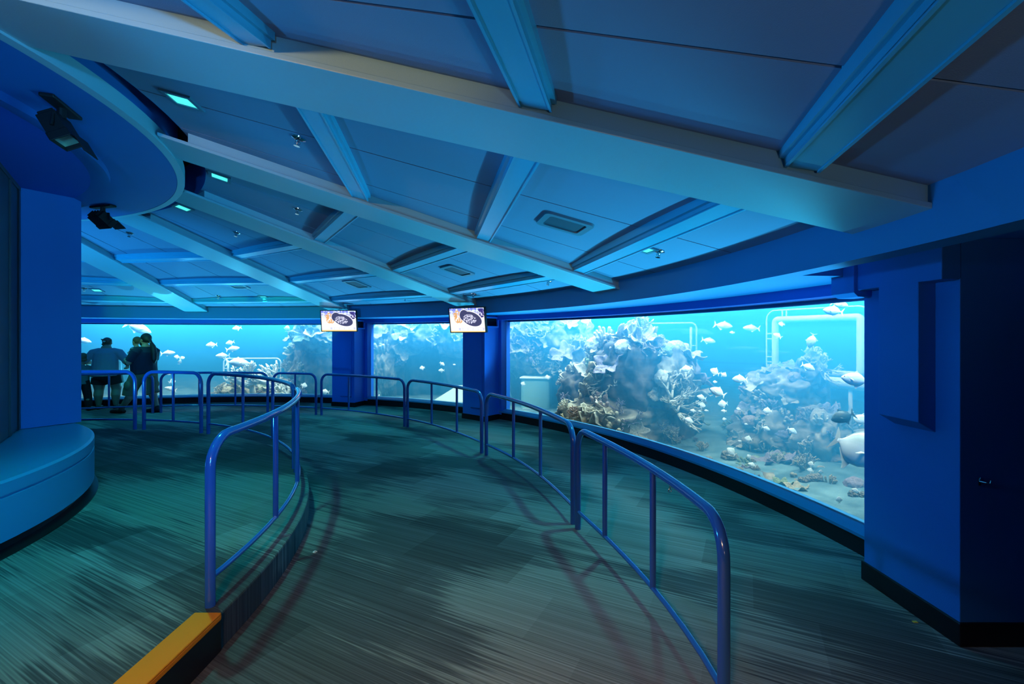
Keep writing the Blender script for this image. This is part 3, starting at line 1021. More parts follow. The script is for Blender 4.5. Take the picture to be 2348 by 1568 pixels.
#@@PART3@@
# ------------------------------------------------------------------ people
def blob(name, prims, voxel, material, parent=None, it=4, mats=None):
    """join overlapping closed shapes into one continuous surface"""
    mb = MB()
    for p in prims:
        kind = p[0]
        if kind == 't':                      # tapered limb through points, round ends
            pts, rs, flat = [Vector(q) for q in p[1]], list(p[2]), (p[3] if len(p) > 3 else 1.0)
            a, b = (pts[0] - pts[1]).normalized(), (pts[-1] - pts[-2]).normalized()
            P0 = [(pts[0] + a * rs[0] * math.sin(t), rs[0] * math.cos(t)) for t in (1.45, 1.1, 0.7, 0.35)]
            P1 = [(pts[-1] + b * rs[-1] * math.sin(t), rs[-1] * math.cos(t)) for t in (0.35, 0.7, 1.1, 1.45)]
            allp = P0 + list(zip(pts, rs)) + P1
            mb.tube([q[0] for q in allp], [max(q[1], 0.002) for q in allp], 18, flat=flat)
        elif kind == 'f':                    # tube with flat ends (hems, cuffs)
            mb.tube(p[1], list(p[2]), 20, flat=(p[3] if len(p) > 3 else 1.0))
        elif kind == 'e':                    # ellipsoid
            c, h = Vector(p[1]), p[2]
            m4 = Matrix.Translation(c) @ (Matrix.Rotation(rad(p[3]), 4, 'X') if len(p) > 3 else Matrix.Identity(4)) @ Matrix.Diagonal((*h, 1))
            mb.lathe([(math.sin(PI * i / 12) + 1e-4 * (i in (0, 12)), -math.cos(PI * i / 12)) for i in range(13)], 20, m4)
            n = len(mb.v)
            k = 13
            mb.f.append(tuple(n - 20 * k + i * k for i in range(20)))
            mb.mi.append(0)
            mb.f.append(tuple(n - 20 * k + i * k + 12 for i in range(20)))
            mb.mi.append(0)
    me = mb.mesh(name + '_src', material)
    o = bpy.data.objects.new(name, me)
    C.objects.link(o)
    r = o.modifiers.new('r', 'REMESH')
    r.mode = 'VOXEL'
    r.voxel_size = voxel
    s = o.modifiers.new('s', 'SMOOTH')
    s.iterations = it
    s.factor = 0.5
    dg = bpy.context.evaluated_depsgraph_get()
    m2 = bpy.data.meshes.new_from_object(o.evaluated_get(dg))
    o.modifiers.clear()
    o.data = m2
    m2.name = name
    m2.materials.clear()
    m2.materials.append(material)
    m2.polygons.foreach_set('use_smooth', [True] * len(m2.polygons))
    bpy.data.meshes.remove(me)
    if parent:
        o.parent = parent
    return o


def hand(w, fwd, up, side, s=1.0):
    """palm, four bent fingers and a thumb; w wrist, fwd along the palm, up the back of the hand, side the thumb's side"""
    w, fwd, up, side = Vector(w), Vector(fwd).normalized(), Vector(up).normalized(), Vector(side).normalized()
    out = [('t', [w, w + fwd * 0.05 * s, w + fwd * 0.085 * s], [0.026 * s, 0.034 * s, 0.032 * s], 0.75)]
    for i, ln in enumerate((0.072, 0.082, 0.076, 0.058)):
        off = side * (0.032 - 0.021 * i) * s
        b = w + fwd * 0.088 * s + off
        m_ = b + (fwd * 0.8 + off * 3 - up * 0.25) * ln * 0.55 * s
        e = m_ + (fwd * 0.55 - up * 0.8) * ln * 0.5 * s
        out.append(('t', [b, m_, e], [0.0095 * s, 0.009 * s, 0.0075 * s]))
    b = w + fwd * 0.03 * s + side * 0.026 * s
    out.append(('t', [b, b + (side * 0.8 + fwd * 0.6) * 0.035 * s, b + (side * 0.8 + fwd * 1.5) * 0.045 * s], [0.013 * s, 0.011 * s, 0.008 * s]))
    return out


def face(c, s=1.0):
    """skull, jaw, nose, ears; looks along +y"""
    x, y, z = c
    return [('e', (x, y - 0.008 * s, z + 0.02 * s), (0.076 * s, 0.094 * s, 0.098 * s)), ('e', (x, y + 0.022 * s, z - 0.055 * s), (0.058 * s, 0.066 * s, 0.062 * s)),
            ('t', [(x, y + 0.086 * s, z + 0.01 * s), (x, y + 0.108 * s, z - 0.028 * s)], [0.009 * s, 0.014 * s]),
            ('t', [(x - 0.018 * s, y + 0.080 * s, z - 0.062 * s), (x + 0.018 * s, y + 0.080 * s, z - 0.062 * s)], [0.009 * s, 0.009 * s]),
            ('e', (x - 0.078 * s, y - 0.005 * s, z - 0.005 * s), (0.014 * s, 0.022 * s, 0.034 * s)), ('e', (x + 0.078 * s, y - 0.005 * s, z - 0.005 * s), (0.014 * s, 0.022 * s, 0.034 * s))]


def eyes(root, c, s=1.0):
    x, y, z = c
    for sg in (-1, 1):
        m4 = Matrix.Translation((x + sg * 0.031 * s, y + 0.078 * s, z + 0.008 * s)) @ Matrix.Diagonal((0.013 * s, 0.010 * s, 0.008 * s, 1))
        MB().lathe([(math.sin(PI * i / 8), -math.cos(PI * i / 8)) for i in range(9)], 10, m4).obj('eye', M['eye'], root, smooth=True)


M['skin'] = mat('skin', (0.40, 0.22, 0.15), 0.5)
M['eye'] = mat('eye', (0.03, 0.02, 0.02), 0.2)
M['greytee'] = mat('grey_cotton', (0.26, 0.25, 0.30), 0.9, bump=0.3, bscale=60)
M['blackcloth'] = mat('black_cotton', (0.008, 0.009, 0.012), 0.9)
M['navytee'] = mat('dark_navy_cotton', (0.010, 0.014, 0.030), 0.9)
M['khaki'] = mat('khaki_cotton', (0.20, 0.15, 0.085), 0.9, bump=0.3, bscale=50)
M['darkhair'] = mat('dark_hair', (0.014, 0.010, 0.009), 0.55)
M['brownhair'] = mat('brown_hair', (0.10, 0.055, 0.03), 0.55)
M['redhair'] = mat('auburn_hair', (0.24, 0.085, 0.035), 0.55)
M['shoe'] = mat('dark_shoe', (0.012, 0.012, 0.015), 0.6)
M['clip'] = mat('pale_hair_clip', (0.75, 0.70, 0.55), 0.3)
M['tealtee'] = mat('grey_teal_cotton', (0.10, 0.16, 0.17), 0.9)


def stripes():
    m = mat('striped_cotton', (0.05, 0.06, 0.08), 0.9)
    nt = m.node_tree
    tc = nt.nodes.new('ShaderNodeTexCoord')
    wv = nt.nodes.new('ShaderNodeTexWave')
    wv.bands_direction = 'Z'
    wv.inputs['Scale'].default_value = 6
    r = nt.nodes.new('ShaderNodeValToRGB')
    r.color_ramp.interpolation = 'CONSTANT'
    r.color_ramp.elements[0].color = (0.03, 0.035, 0.05, 1)
    r.color_ramp.elements[1].position = 0.55
    r.color_ramp.elements[1].color = (0.25, 0.26, 0.28, 1)
    nt.links.new(tc.outputs['Object'], wv.inputs['Vector'])
    nt.links.new(wv.outputs['Fac'], r.inputs['Fac'])
    nt.links.new(r.outputs['Color'], nt.nodes['Principled BSDF'].inputs['Base Color'])
    return m
M['stripe'] = stripes()
VX = 0.0078

# woman at the glass, seen from behind
wom = thing('person', 'person in a grey t-shirt and black shorts, back turned, facing the tank', 'person', (-9.50, 10.66, 0.0), rad(18), 'visitors at the left-hand window')
hc = (0.0, 0.05, 1.545)
body = [('t', [(0, 0, 0.84), (0, 0.01, 1.0), (0, 0.01, 1.18), (0, 0, 1.32), (0, 0, 1.40)], [0.24, 0.255, 0.245, 0.20, 0.11], 0.82),
        ('t', [(0, 0.0, 1.38), (0, 0.03, 1.48)], [0.066, 0.060])]
body += face(hc)
for s in (-1, 1):
    lx = 0.165 * s + 0.02
    body += [('t', [(lx * 0.75, 0, 0.82), (lx, 0.01, 0.60), (lx, 0.015, 0.46)], [0.15, 0.122, 0.092]),
             ('t', [(lx, 0.015, 0.46), (lx, -0.02, 0.33), (lx, 0.0, 0.10)], [0.088, 0.090, 0.050]),
             ('t', [(lx, -0.03, 0.05), (lx + 0.02 * s, 0.09, 0.045), (lx + 0.03 * s, 0.17, 0.03)], [0.040, 0.040, 0.030]),
             ('t', [(0.24 * s, 0, 1.315), (0.385 * s, -0.02, 1.09)], [0.080, 0.062]),
             ('t', [(0.385 * s, -0.02, 1.09), (0.27 * s, 0.19, 1.10), (0.19 * s, 0.27, 1.14)], [0.060, 0.050, 0.032])]
    body += hand((0.18 * s, 0.28, 1.145), (-0.5 * s, 0.6, 0.35), (0.6 * s, 0.6, 0.2), (0, -0.2, 1))
blob('body', body, VX, M['skin'], wom)
sh = [('f', [(0, 0, 0.78), (0, 0.0, 0.86), (0, 0.01, 1.0), (0, 0.01, 1.18), (0, 0, 1.32), (0, 0, 1.41), (0, 0.0, 1.445)], [0.295, 0.285, 0.28, 0.268, 0.225, 0.125, 0.075], 0.83)]
for s in (-1, 1):
    sh.append(('t', [(0.14 * s, 0, 1.345), (0.24 * s, 0, 1.315), (0.37 * s, -0.015, 1.15)], [0.085, 0.098, 0.082]))
blob('t_shirt', sh, 0.01, M['greytee'], wom)
so = [('f', [(0, 0, 0.92), (0, 0, 0.76), (0, 0, 0.70)], [0.262, 0.272, 0.23], 0.86), ('e', (0.01, 0, 0.72), (0.15, 0.20, 0.11))]
for s in (-1, 1):
    lx = 0.165 * s + 0.02
    so.append(('f', [(lx * 0.75, 0, 0.85), (lx, 0.005, 0.58)], [0.16, 0.150]))
blob('shorts', so, 0.01, M['blackcloth'], wom)
blob('hair', [('e', (0, hc[1] - 0.022, hc[2] + 0.034), (0.090, 0.096, 0.098)), ('e', (0.0, hc[1] - 0.115, hc[2] + 0.05), (0.058, 0.045, 0.050)), ('t', [(-0.05, hc[1] - 0.09, hc[2] - 0.03), (-0.035, hc[1] - 0.06, hc[2] - 0.075)], [0.025, 0.010]),
              ('t', [(0.08, hc[1] - 0.05, hc[2] + 0.06), (0.105, hc[1] - 0.07, hc[2] + 0.085)], [0.02, 0.008]), ('t', [(-0.07, hc[1] - 0.05, hc[2] + 0.07), (-0.105, hc[1] - 0.06, hc[2] + 0.095)], [0.02, 0.007])], VX, M['brownhair'], wom, it=2)
cl = MB()
for i in range(5):
    a = rad(200 + 35 * i)
    cl.tube([(0.0, hc[1] - 0.168, hc[2] + 0.05), (0.034 * math.cos(a), hc[1] - 0.158, hc[2] + 0.05 + 0.034 * math.sin(a))], 0.006, 6)
cl.obj('hair_clip', M['clip'], wom)
for s in (-1, 1):
    lx = 0.165 * s + 0.02
    blob('shoe', [('t', [(lx, -0.04, 0.045), (lx + 0.02 * s, 0.09, 0.045), (lx + 0.03 * s, 0.19, 0.035)], [0.050, 0.050, 0.038]), ('t', [(lx, -0.05, 0.022), (lx + 0.03 * s, 0.20, 0.022)], [0.024, 0.024], 1.9)], VX, M['shoe'], wom)
eyes(wom, hc)

# man walking to the left with a ponytail, carrying a small child
man = thing('person', 'person with a long ponytail and dark t-shirt striding left, carrying a small child', 'person', (-8.17, 10.12, 0.0), rad(82), 'visitors at the left-hand window')
hc = (0.0, -0.01, 1.625)
body = [('t', [(0, 0, 0.93), (0, 0.02, 1.06), (0, 0.01, 1.24), (0, -0.02, 1.38), (0, -0.03, 1.44)], [0.20, 0.225, 0.225, 0.19, 0.10], 0.88),
        ('t', [(0, -0.03, 1.42), (0, -0.015, 1.55)], [0.066, 0.060])]
body += face(hc, 1.05)
legs = {-1: [(-0.10, 0.03, 0.90), (-0.11, 0.24, 0.52), (-0.11, 0.26, 0.36), (-0.11, 0.47, 0.10)], 1: [(0.10, -0.02, 0.90), (0.11, -0.05, 0.52), (0.11, -0.10, 0.38), (0.11, -0.20, 0.10)]}
for s, (h_, kn, cf, an) in legs.items():
    body += [('t', [h_, kn], [0.125, 0.080]), ('t', [kn, cf, an], [0.078, 0.078, 0.046]),
             ('t', [(an[0], an[1] - 0.03, 0.05), (an[0], an[1] + 0.10, 0.045), (an[0], an[1] + 0.2, 0.03)], [0.042, 0.042, 0.030])]
arms = {-1: [(-0.23, -0.03, 1.37), (-0.27, 0.10, 1.13), (-0.14, 0.31, 1.18), (-0.05, 0.37, 1.20)], 1: [(0.23, -0.02, 1.37), (0.28, 0.06, 1.13), (0.22, 0.29, 1.22), (0.14, 0.36, 1.26)]}
for s, (a_, b_, c_, d_) in arms.items():
    body += [('t', [a_, b_], [0.075, 0.058]), ('t', [b_, c_, d_], [0.056, 0.047, 0.032])]
    body += hand(d_, (-0.9 * s * 0 + (0.9 if s < 0 else -0.9), 0.25, 0.05), (0, 1, 0), (0, 0.1, 1))
blob('body', body, VX, M['skin'], man)
sh = [('f', [(0, 0.0, 0.86), (0, 0.01, 0.94), (0, 0.02, 1.06), (0, 0.01, 1.24), (0, -0.02, 1.38), (0, -0.03, 1.455), (0, -0.03, 1.49)], [0.255, 0.252, 0.252, 0.25, 0.215, 0.115, 0.074], 0.90)]
for s, (a_, b_, c_, d_) in arms.items():
    sh.append(('f', [(a_[0] * 0.7, a_[1], a_[2] + 0.03), a_, tuple(Vector(a_).lerp(Vector(b_), 0.85))], [0.09, 0.098, 0.090]))
blob('t_shirt', sh, 0.01, M['navytee'], man)
so = [('f', [(0, 0, 0.97), (0, 0.0, 0.80)], [0.225, 0.23], 0.88)]
for s, (h_, kn, cf, an) in legs.items():
    so.append(('f', [h_, kn, tuple(Vector(kn).lerp(Vector(cf), 0.75))], [0.150, 0.132, 0.135]))
    p_ = Vector(h_).lerp(Vector(kn), 0.72)
    so.append(('e', (p_.x + s * 0.13, p_.y, p_.z), (0.03, 0.085, 0.10)))
blob('cargo_shorts', so, 0.01, M['khaki'], man)
blob('hair', [('e', (0, hc[1] - 0.030, hc[2] + 0.036), (0.096, 0.110, 0.112)), ('t', [(0, -0.12, 1.60), (0, -0.165, 1.56)], [0.05, 0.030]),
              ('t', [(0, -0.165, 1.56), (0.0, -0.215, 1.47), (0.0, -0.245, 1.32), (0.0, -0.25, 1.18), (0.0, -0.245, 1.10)], [0.032, 0.052, 0.058, 0.048, 0.012])], VX, M['darkhair'], man, it=2)
blob('beard', [('e', (0, hc[1] + 0.050, hc[2] - 0.085), (0.062, 0.062, 0.062)), ('t', [(0, hc[1] + 0.06, hc[2] - 0.10), (0, hc[1] + 0.07, hc[2] - 0.165)], [0.045, 0.02])], VX, M['darkhair'], man, it=2)
MB().tube([(0.032 * math.cos(t * PI / 6), -0.168 + 0.012 * math.sin(t * PI / 6), 1.558 + 0.03 * math.sin(t * PI / 6)) for t in range(13)], 0.007, 6).obj('hair_tie', M['clip'], man)
for s, (h_, kn, cf, an) in legs.items():
    blob('shoe', [('t', [(an[0], an[1] - 0.05, 0.05), (an[0], an[1] + 0.10, 0.05), (an[0], an[1] + 0.235, 0.038)], [0.052, 0.052, 0.040]), ('t', [(an[0], an[1] - 0.06, 0.022), (an[0], an[1] + 0.245, 0.022)], [0.024, 0.024], 1.9), ('t', [(an[0], an[1] - 0.01, 0.07), (an[0], an[1] - 0.01, 0.11)], [0.056, 0.054])], VX, M['shoe'], man)
eyes(man, hc, 1.05)

# small child carried on the arm
kid = thing('person', 'small child in a striped top carried on the arm of the ponytailed adult', 'person', (-8.17, 10.12, 0.0), rad(82), 'visitors at the left-hand window')
hc = (0.06, 0.275, 1.575)
s_ = 0.86
body = [('t', [(0.07, 0.25, 1.25), (0.065, 0.26, 1.36), (0.06, 0.265, 1.44)], [0.085, 0.088, 0.06], 0.85), ('t', [(0.06, 0.265, 1.43), (0.06, 0.27, 1.50)], [0.038, 0.036])]
body += face(hc, s_)
for s in (-1, 1):
    x0 = 0.07 + 0.06 * s
    body += [('t', [(x0, 0.27, 1.23), (x0 + 0.02 * s, 0.40, 1.20)], [0.062, 0.045]), ('t', [(x0 + 0.02 * s, 0.40, 1.20), (x0 + 0.02 * s, 0.43, 1.02)], [0.044, 0.030]),
             ('t', [(x0 + 0.02 * s, 0.42, 1.0), (x0 + 0.02 * s, 0.49, 0.985)], [0.028, 0.022]),
             ('t', [(0.06 + 0.085 * s, 0.265, 1.42), (0.06 + 0.13 * s, 0.29, 1.31)], [0.036, 0.030]), ('t', [(0.06 + 0.13 * s, 0.29, 1.31), (0.06 + 0.07 * s, 0.385, 1.33)], [0.029, 0.022])]
    body += hand((0.06 + 0.065 * s, 0.39, 1.33), (-0.4 * s, 0.8, 0.1), (0, 0.2, 1), (-0.6 * s, 0.3, 0.4), 0.6)
blob('body', body, 0.006, M['skin'], kid, it=3)
sh = [('f', [(0.07, 0.25, 1.22), (0.065, 0.26, 1.36), (0.06, 0.265, 1.445), (0.06, 0.267, 1.47)], [0.100, 0.102, 0.075, 0.045], 0.88)]
for s in (-1, 1):
    sh.append(('f', [(0.06 + 0.05 * s, 0.265, 1.43), (0.06 + 0.085 * s, 0.265, 1.42), (0.06 + 0.12 * s, 0.285, 1.335)], [0.045, 0.05, 0.045]))
blob('striped_top', sh, 0.007, M['stripe'], kid)
blob('trousers', [('f', [(0.07, 0.25, 1.27), (0.07, 0.26, 1.19)], [0.10, 0.10], 0.9)] + [('f', [(0.07 + 0.05 * s, 0.26, 1.235), (0.07 + 0.08 * s, 0.41, 1.20), (0.07 + 0.08 * s, 0.43, 1.06)], [0.068, 0.058, 0.048]) for s in (-1, 1)], 0.007, M['blackcloth'], kid)
blob('hair', [('e', (hc[0], hc[1] - 0.022, hc[2] + 0.034), (0.078, 0.090, 0.088))], 0.006, M['brownhair'], kid, it=2)
eyes(kid, hc, s_)

# older child at the very left
boy = thing('person', 'auburn-haired child in dark trousers half hidden by the flat wall at far left', 'person', (-9.86, 10.40, 0.0), rad(22), 'visitors at the left-hand window')
hc = (0.02, 0.08, 1.20)
s_ = 0.92
body = [('t', [(0, 0, 0.66), (0, 0.01, 0.80), (0, 0.02, 0.96), (0, 0.02, 1.02)], [0.13, 0.135, 0.13, 0.07], 0.78), ('t', [(0, 0.02, 1.02), (0.01, 0.05, 1.12)], [0.046, 0.043])]
body += face(hc, s_)
for s in (-1, 1):
    lx = 0.12 * s
    body += [('t', [(lx * 0.6, 0, 0.66), (lx, 0.02, 0.36)], [0.085, 0.058]), ('t', [(lx, 0.02, 0.36), (lx * 1.15, -0.01, 0.25), (lx * 1.3, 0.0, 0.08)], [0.056, 0.055, 0.034]),
             ('t', [(lx * 1.3, -0.02, 0.04), (lx * 1.5, 0.12, 0.03)], [0.034, 0.026]),
             ('t', [(0.13 * s, 0.02, 0.985), (0.19 * s, 0.0, 0.80)], [0.046, 0.037]), ('t', [(0.19 * s, 0.0, 0.80), (0.13 * s, 0.19, 0.84)], [0.036, 0.024])]
    body += hand((0.125 * s, 0.20, 0.845), (-0.3 * s, 0.8, 0.2), (0, -0.2, 1), (-1 * s, 0.2, 0), 0.8)
blob('body', body, VX, M['skin'], boy)
sh = [('f', [(0, 0, 0.60), (0, 0.01, 0.80), (0, 0.02, 0.96), (0, 0.02, 1.03), (0, 0.025, 1.06)], [0.158, 0.155, 0.15, 0.085, 0.052], 0.80)]
for s in (-1, 1):
    sh.append(('f', [(0.08 * s, 0.02, 1.0), (0.13 * s, 0.02, 0.985), (0.175 * s, 0.005, 0.86)], [0.055, 0.060, 0.055]))
blob('t_shirt', sh, 0.009, M['tealtee'], boy)
blob('trousers', [('f', [(0, 0, 0.70), (0, 0, 0.60)], [0.15, 0.15], 0.8)] + [('f', [(0.072 * s, 0, 0.68), (0.12 * s, 0.02, 0.36), (0.15 * s, 0.0, 0.09)], [0.092, 0.078, 0.066]) for s in (-1, 1)], 0.009, M['blackcloth'], boy)
blob('hair', [('e', (hc[0], hc[1] - 0.022, hc[2] + 0.03), (0.085, 0.098, 0.094)), ('t', [(hc[0] - 0.05, hc[1] - 0.06, hc[2] - 0.04), (hc[0] + 0.05, hc[1] - 0.06, hc[2] - 0.04)], [0.04, 0.04])], VX, M['redhair'], boy, it=2)
for s in (-1, 1):
    blob('shoe', [('t', [(0.156 * s, -0.03, 0.045), (0.17 * s, 0.08, 0.042), (0.18 * s, 0.16, 0.034)], [0.044, 0.043, 0.034]), ('t', [(0.156 * s, -0.03, 0.02), (0.18 * s, 0.16, 0.02)], [0.021, 0.021], 1.8)], VX, M['shoe'], boy)
eyes(boy, hc, s_)

#@@PART4@@
# ------------------------------------------------------------------ reefs in the tank
ROCKS = {
'arch': [(2.38, 8.83, 0.95, 0.68, 0.85), (1.60, 9.49, 0.48, 0.56, 0.68), (2.96, 8.31, 0.91, 0.36, 0.60), (2.25, 8.83, 0.06, 1.35, 0.51), (1.95, 9.22, 1.44, 0.31, 0.27), ],
'wall': [(0.48, 12.26, 1.48, 0.82, 0.88), (1.31, 11.75, 1.65, 0.62, 0.62), (1.61, 10.79, 0.99, 0.47, 0.52), (0.76, 12.05, 0.79, 0.46, 0.46), ],
'cave': [(-3.66, 13.95, 1.45, 0.53, 0.74), (-2.83, 14.14, 1.78, 0.81, 0.61), (-1.74, 13.51, 1.71, 0.58, 0.65), (-3.76, 13.56, 0.67, 0.29, 0.65), (-3.13, 15.26, 0.54, 1.32, 0.88), ],
'cluster': [(-5.95, 13.69, 1.71, 0.59, 0.52), (-5.61, 13.97, 1.85, 0.40, 0.60), (-6.26, 14.40, 0.75, 0.69, 0.83), ],
'mound': [(4.63, 7.73, 0.74, 0.56, 0.44), (4.81, 7.32, 1.15, 0.20, 0.28), (4.35, 7.62, 0.03, 0.58, 0.51), (4.69, 6.84, 0.13, 0.39, 0.46), (4.14, 6.59, -0.44, 0.88, 0.32), ],
'low': [(-8.06, 13.69, -0.06, 0.79, 0.29), (-6.88, 13.69, -0.06, 0.66, 0.33), ],
}
FISH = [
(2.75, 7.15, 1.19, 0.18, 190), (2.92, 6.55, 1.19, 0.14, 150), (2.98, 6.41, 1.16, 0.09, -30), (3.08, 6.15, 1.12, 0.19, 180), (3.03, 6.79, 1.02, 0.06, 180), (2.77, 6.13, 0.95, 0.21, 155), (2.82, 6.77, 0.79, 0.14, 165), (2.82, 6.76, 0.68, 0.11, -15), (3.03, 6.54, 0.73, 0.13, 190), (2.85, 7.16, 0.53, 0.09, 175), (2.91, 7.05, 0.54, 0.05, 175), (2.96, 6.93, 0.57, 0.06, 180), (3.09, 6.64, 0.61, 0.08, 180), (2.61, 6.74, 0.46, 0.15, -25), (3.31, 6.65, 0.64, 0.06, 170), (3.21, 6.88, 0.45, 0.06, 190), (3.29, 5.86, 0.74, 0.11, 182), (3.47, 5.27, 1.65, 0.18, -105), (4.39, 7.41, 1.90, 0.10, 170), (4.24, 7.27, 1.71, 0.14, 150), (3.31, 4.69, 1.96, 0.18, 170), (3.56, 4.95, 2.05, 0.16, -15), (3.46, 5.32, 1.34, 0.15, -25), (4.15, 8.95, 1.91, 0.36, -8), (4.44, 8.44, 1.85, 0.29, 176), (3.98, 8.23, 1.77, 0.09, 180), (3.98, 9.22, 1.61, 0.28, -10), (3.24, 4.29, 1.29, 0.23, 170), (3.49, 4.80, 0.85, 0.23, 200), (3.69, 4.81, 0.82, 0.14, 165), (3.16, 4.16, 0.67, 0.43, -18), (3.28, 5.88, 0.51, 0.10, -20), (3.47, 5.64, 0.53, 0.12, -30), (2.91, 6.04, 0.17, 0.13, 140), (3.08, 5.84, 0.05, 0.10, 165), (3.13, 6.01, 0.11, 0.07, 125), (3.47, 5.28, 0.22, 0.07, 170), (3.50, 5.16, 0.16, 0.06, 80), (3.32, 4.62, 0.04, 0.07, 95), (3.54, 5.40, 0.11, 0.07, 165), (3.52, 4.66, 0.12, 0.08, 165), (3.25, 6.26, 0.29, 0.10, 175), (3.20, 6.39, 0.23, 0.05, 180), (3.36, 6.53, 0.44, 0.05, 180), (1.50, 9.22, 2.01, 0.21, 185), (0.26, 10.73, 0.58, 0.12, 160), (0.80, 10.26, 0.78, 0.12, 190), (0.99, 9.35, 0.20, 0.14, 175), (-2.39, 12.11, 0.86, 0.14, 190), (-1.82, 11.73, 0.82, 0.16, 182), (-1.80, 11.72, 0.99, 0.15, -35), (-1.51, 11.91, 0.96, 0.08, 180), (-5.16, 12.56, 0.17, 0.23, 172), (-3.54, 12.10, 0.12, 0.08, 60), (-10.13, 12.08, 2.27, 0.28, -18), (-9.91, 12.06, 1.92, 0.62, -24), (-11.03, 11.70, 1.59, 0.34, -15), (-9.40, 12.43, 1.24, 0.33, 5), (-9.26, 12.58, 1.13, 0.14, 170), (-9.14, 12.61, 1.10, 0.13, 20), (-9.20, 12.60, 0.99, 0.14, 70), (-9.59, 12.69, 0.65, 0.12, -20), (-9.37, 12.55, 0.45, 0.17, 10), (-9.28, 12.37, 0.27, 0.28, 160), (-8.43, 12.77, 1.46, 0.27, 185), (-7.96, 12.85, 1.52, 0.22, 195), (-7.83, 12.76, 1.35, 0.34, 10), (-8.03, 12.64, 1.16, 0.35, 180), (-7.54, 12.50, 0.98, 0.57, -5), (-8.06, 13.34, 1.94, 0.24, 190), (-6.72, 12.95, 2.13, 0.19, 190), (-6.40, 12.95, 1.92, 0.19, 80), (-5.82, 12.73, 0.33, 0.18, -20), ]

random.seed(11)
M['rock'] = mottled('reef_rock', (0.07, 0.07, 0.065), (0.40, 0.37, 0.30), 5.0, detail=9, bump=1.0)
M['rockshade'] = mottled('shaded_reef_rock', (0.03, 0.033, 0.04), (0.16, 0.14, 0.13), 5.0, detail=9, bump=1.0)  # darker copy of the rock, with shade painted into its colour
CORAL = [mottled('cream_coral', (0.28, 0.25, 0.17), (0.55, 0.50, 0.38), 7, bump=0.5), mottled('pink_tan_coral', (0.22, 0.15, 0.14), (0.42, 0.33, 0.29), 7, bump=0.5),
         mottled('green_coral', (0.13, 0.22, 0.14), (0.34, 0.44, 0.28), 8, bump=0.5), mottled('pale_coral', (0.40, 0.39, 0.33), (0.68, 0.66, 0.58), 6, bump=0.4),
         mottled('lavender_coral', (0.20, 0.17, 0.24), (0.36, 0.32, 0.40), 7, bump=0.5)]
M['whitecoral'] = mottled('bleached_coral', (0.78, 0.80, 0.74), (0.95, 0.95, 0.90), 9, bump=0.4)


def ico(sub, fn):
    bm = bmesh.new()
    bmesh.ops.create_icosphere(bm, subdivisions=sub, radius=1.0)
    for v in bm.verts:
        v.co = fn(v.co.copy())
    me = bpy.data.meshes.new('m')
    bm.to_mesh(me)
    bm.free()
    me.polygons.foreach_set('use_smooth', [True] * len(me.polygons))
    return me


def rock_mesh(sx, sy, sz, seed, amp=0.30):
    off = Vector((seed * 7.3, seed * 3.1, seed * 1.7))
    def fn(p):
        n = mnoise.fractal(p * 1.3 + off, 1.0, 2.0, 3)
        v = mnoise.voronoi(p * 2.6 + off)[0][0]
        f = mnoise.noise(p * 7 + off)
        g = mnoise.voronoi(p * 6.5 + off)[0][0]
        k = 1.0 + amp * n + 0.20 * (v - 0.45) + 0.09 * f + 0.13 * (g - 0.35)
        return Vector((p.x * sx * k, p.y * sy * k, p.z * sz * k))
    return ico(5, fn)


def solid_grid(verts, nu, nv, th, closed_u=True):
    """thick sheet from a (nu x nv) grid"""
    mb = MB()
    n = len(verts)
    lo = [v - Vector((0, 0, th)) for v in verts]
    fs = []
    for i in range(nu if closed_u else nu - 1):
        i2 = (i + 1) % nu
        for j in range(nv - 1):
            q = (i * nv + j, i2 * nv + j, i2 * nv + j + 1, i * nv + j + 1)
            fs.append(q)
            fs.append(tuple(n + k for k in reversed(q)))
        fs.append((i * nv + nv - 1, i2 * nv + nv - 1, n + i2 * nv + nv - 1, n + i * nv + nv - 1))
    mb.add(verts + lo, fs)
    return mb.mesh('m', CORAL[0], smooth=True)


def plate_coral(seed):
    r_ = random.Random(seed)
    nu, nv = 44, 9
    ph, k1, k2 = r_.random() * 6, r_.choice((4, 5, 6)), r_.choice((9, 11, 13))
    vs = []
    for i in range(nu):
        a = 2 * PI * i / nu
        rim = 1.0 + 0.22 * math.sin(k1 * a + ph) + 0.10 * math.sin(k2 * a)
        for j in range(nv):
            t = j / (nv - 1)
            r = 0.06 + t * rim
            z = 0.42 * t ** 1.6 + 0.20 * t * t * math.sin(k1 * a + ph + 1) + 0.10 * t ** 3 * math.sin(k2 * a + 2 * ph)
            vs.append(Vector((r * math.cos(a), r * math.sin(a), z)))
    return solid_grid(vs, nu, nv, 0.07)


def brain_coral(seed):
    off = Vector((seed * 5.1, seed, 0))
    def fn(p):
        n = mnoise.noise(p * 2 + off)
        rd = abs(mnoise.noise(p * 7 + off * 2))
        k = 1 + 0.14 * n - 0.10 * (1 - min(1, rd * 4))
        return Vector((p.x * k, p.y * k, max(-0.4, p.z * 0.82 * k)))
    return ico(4, fn)


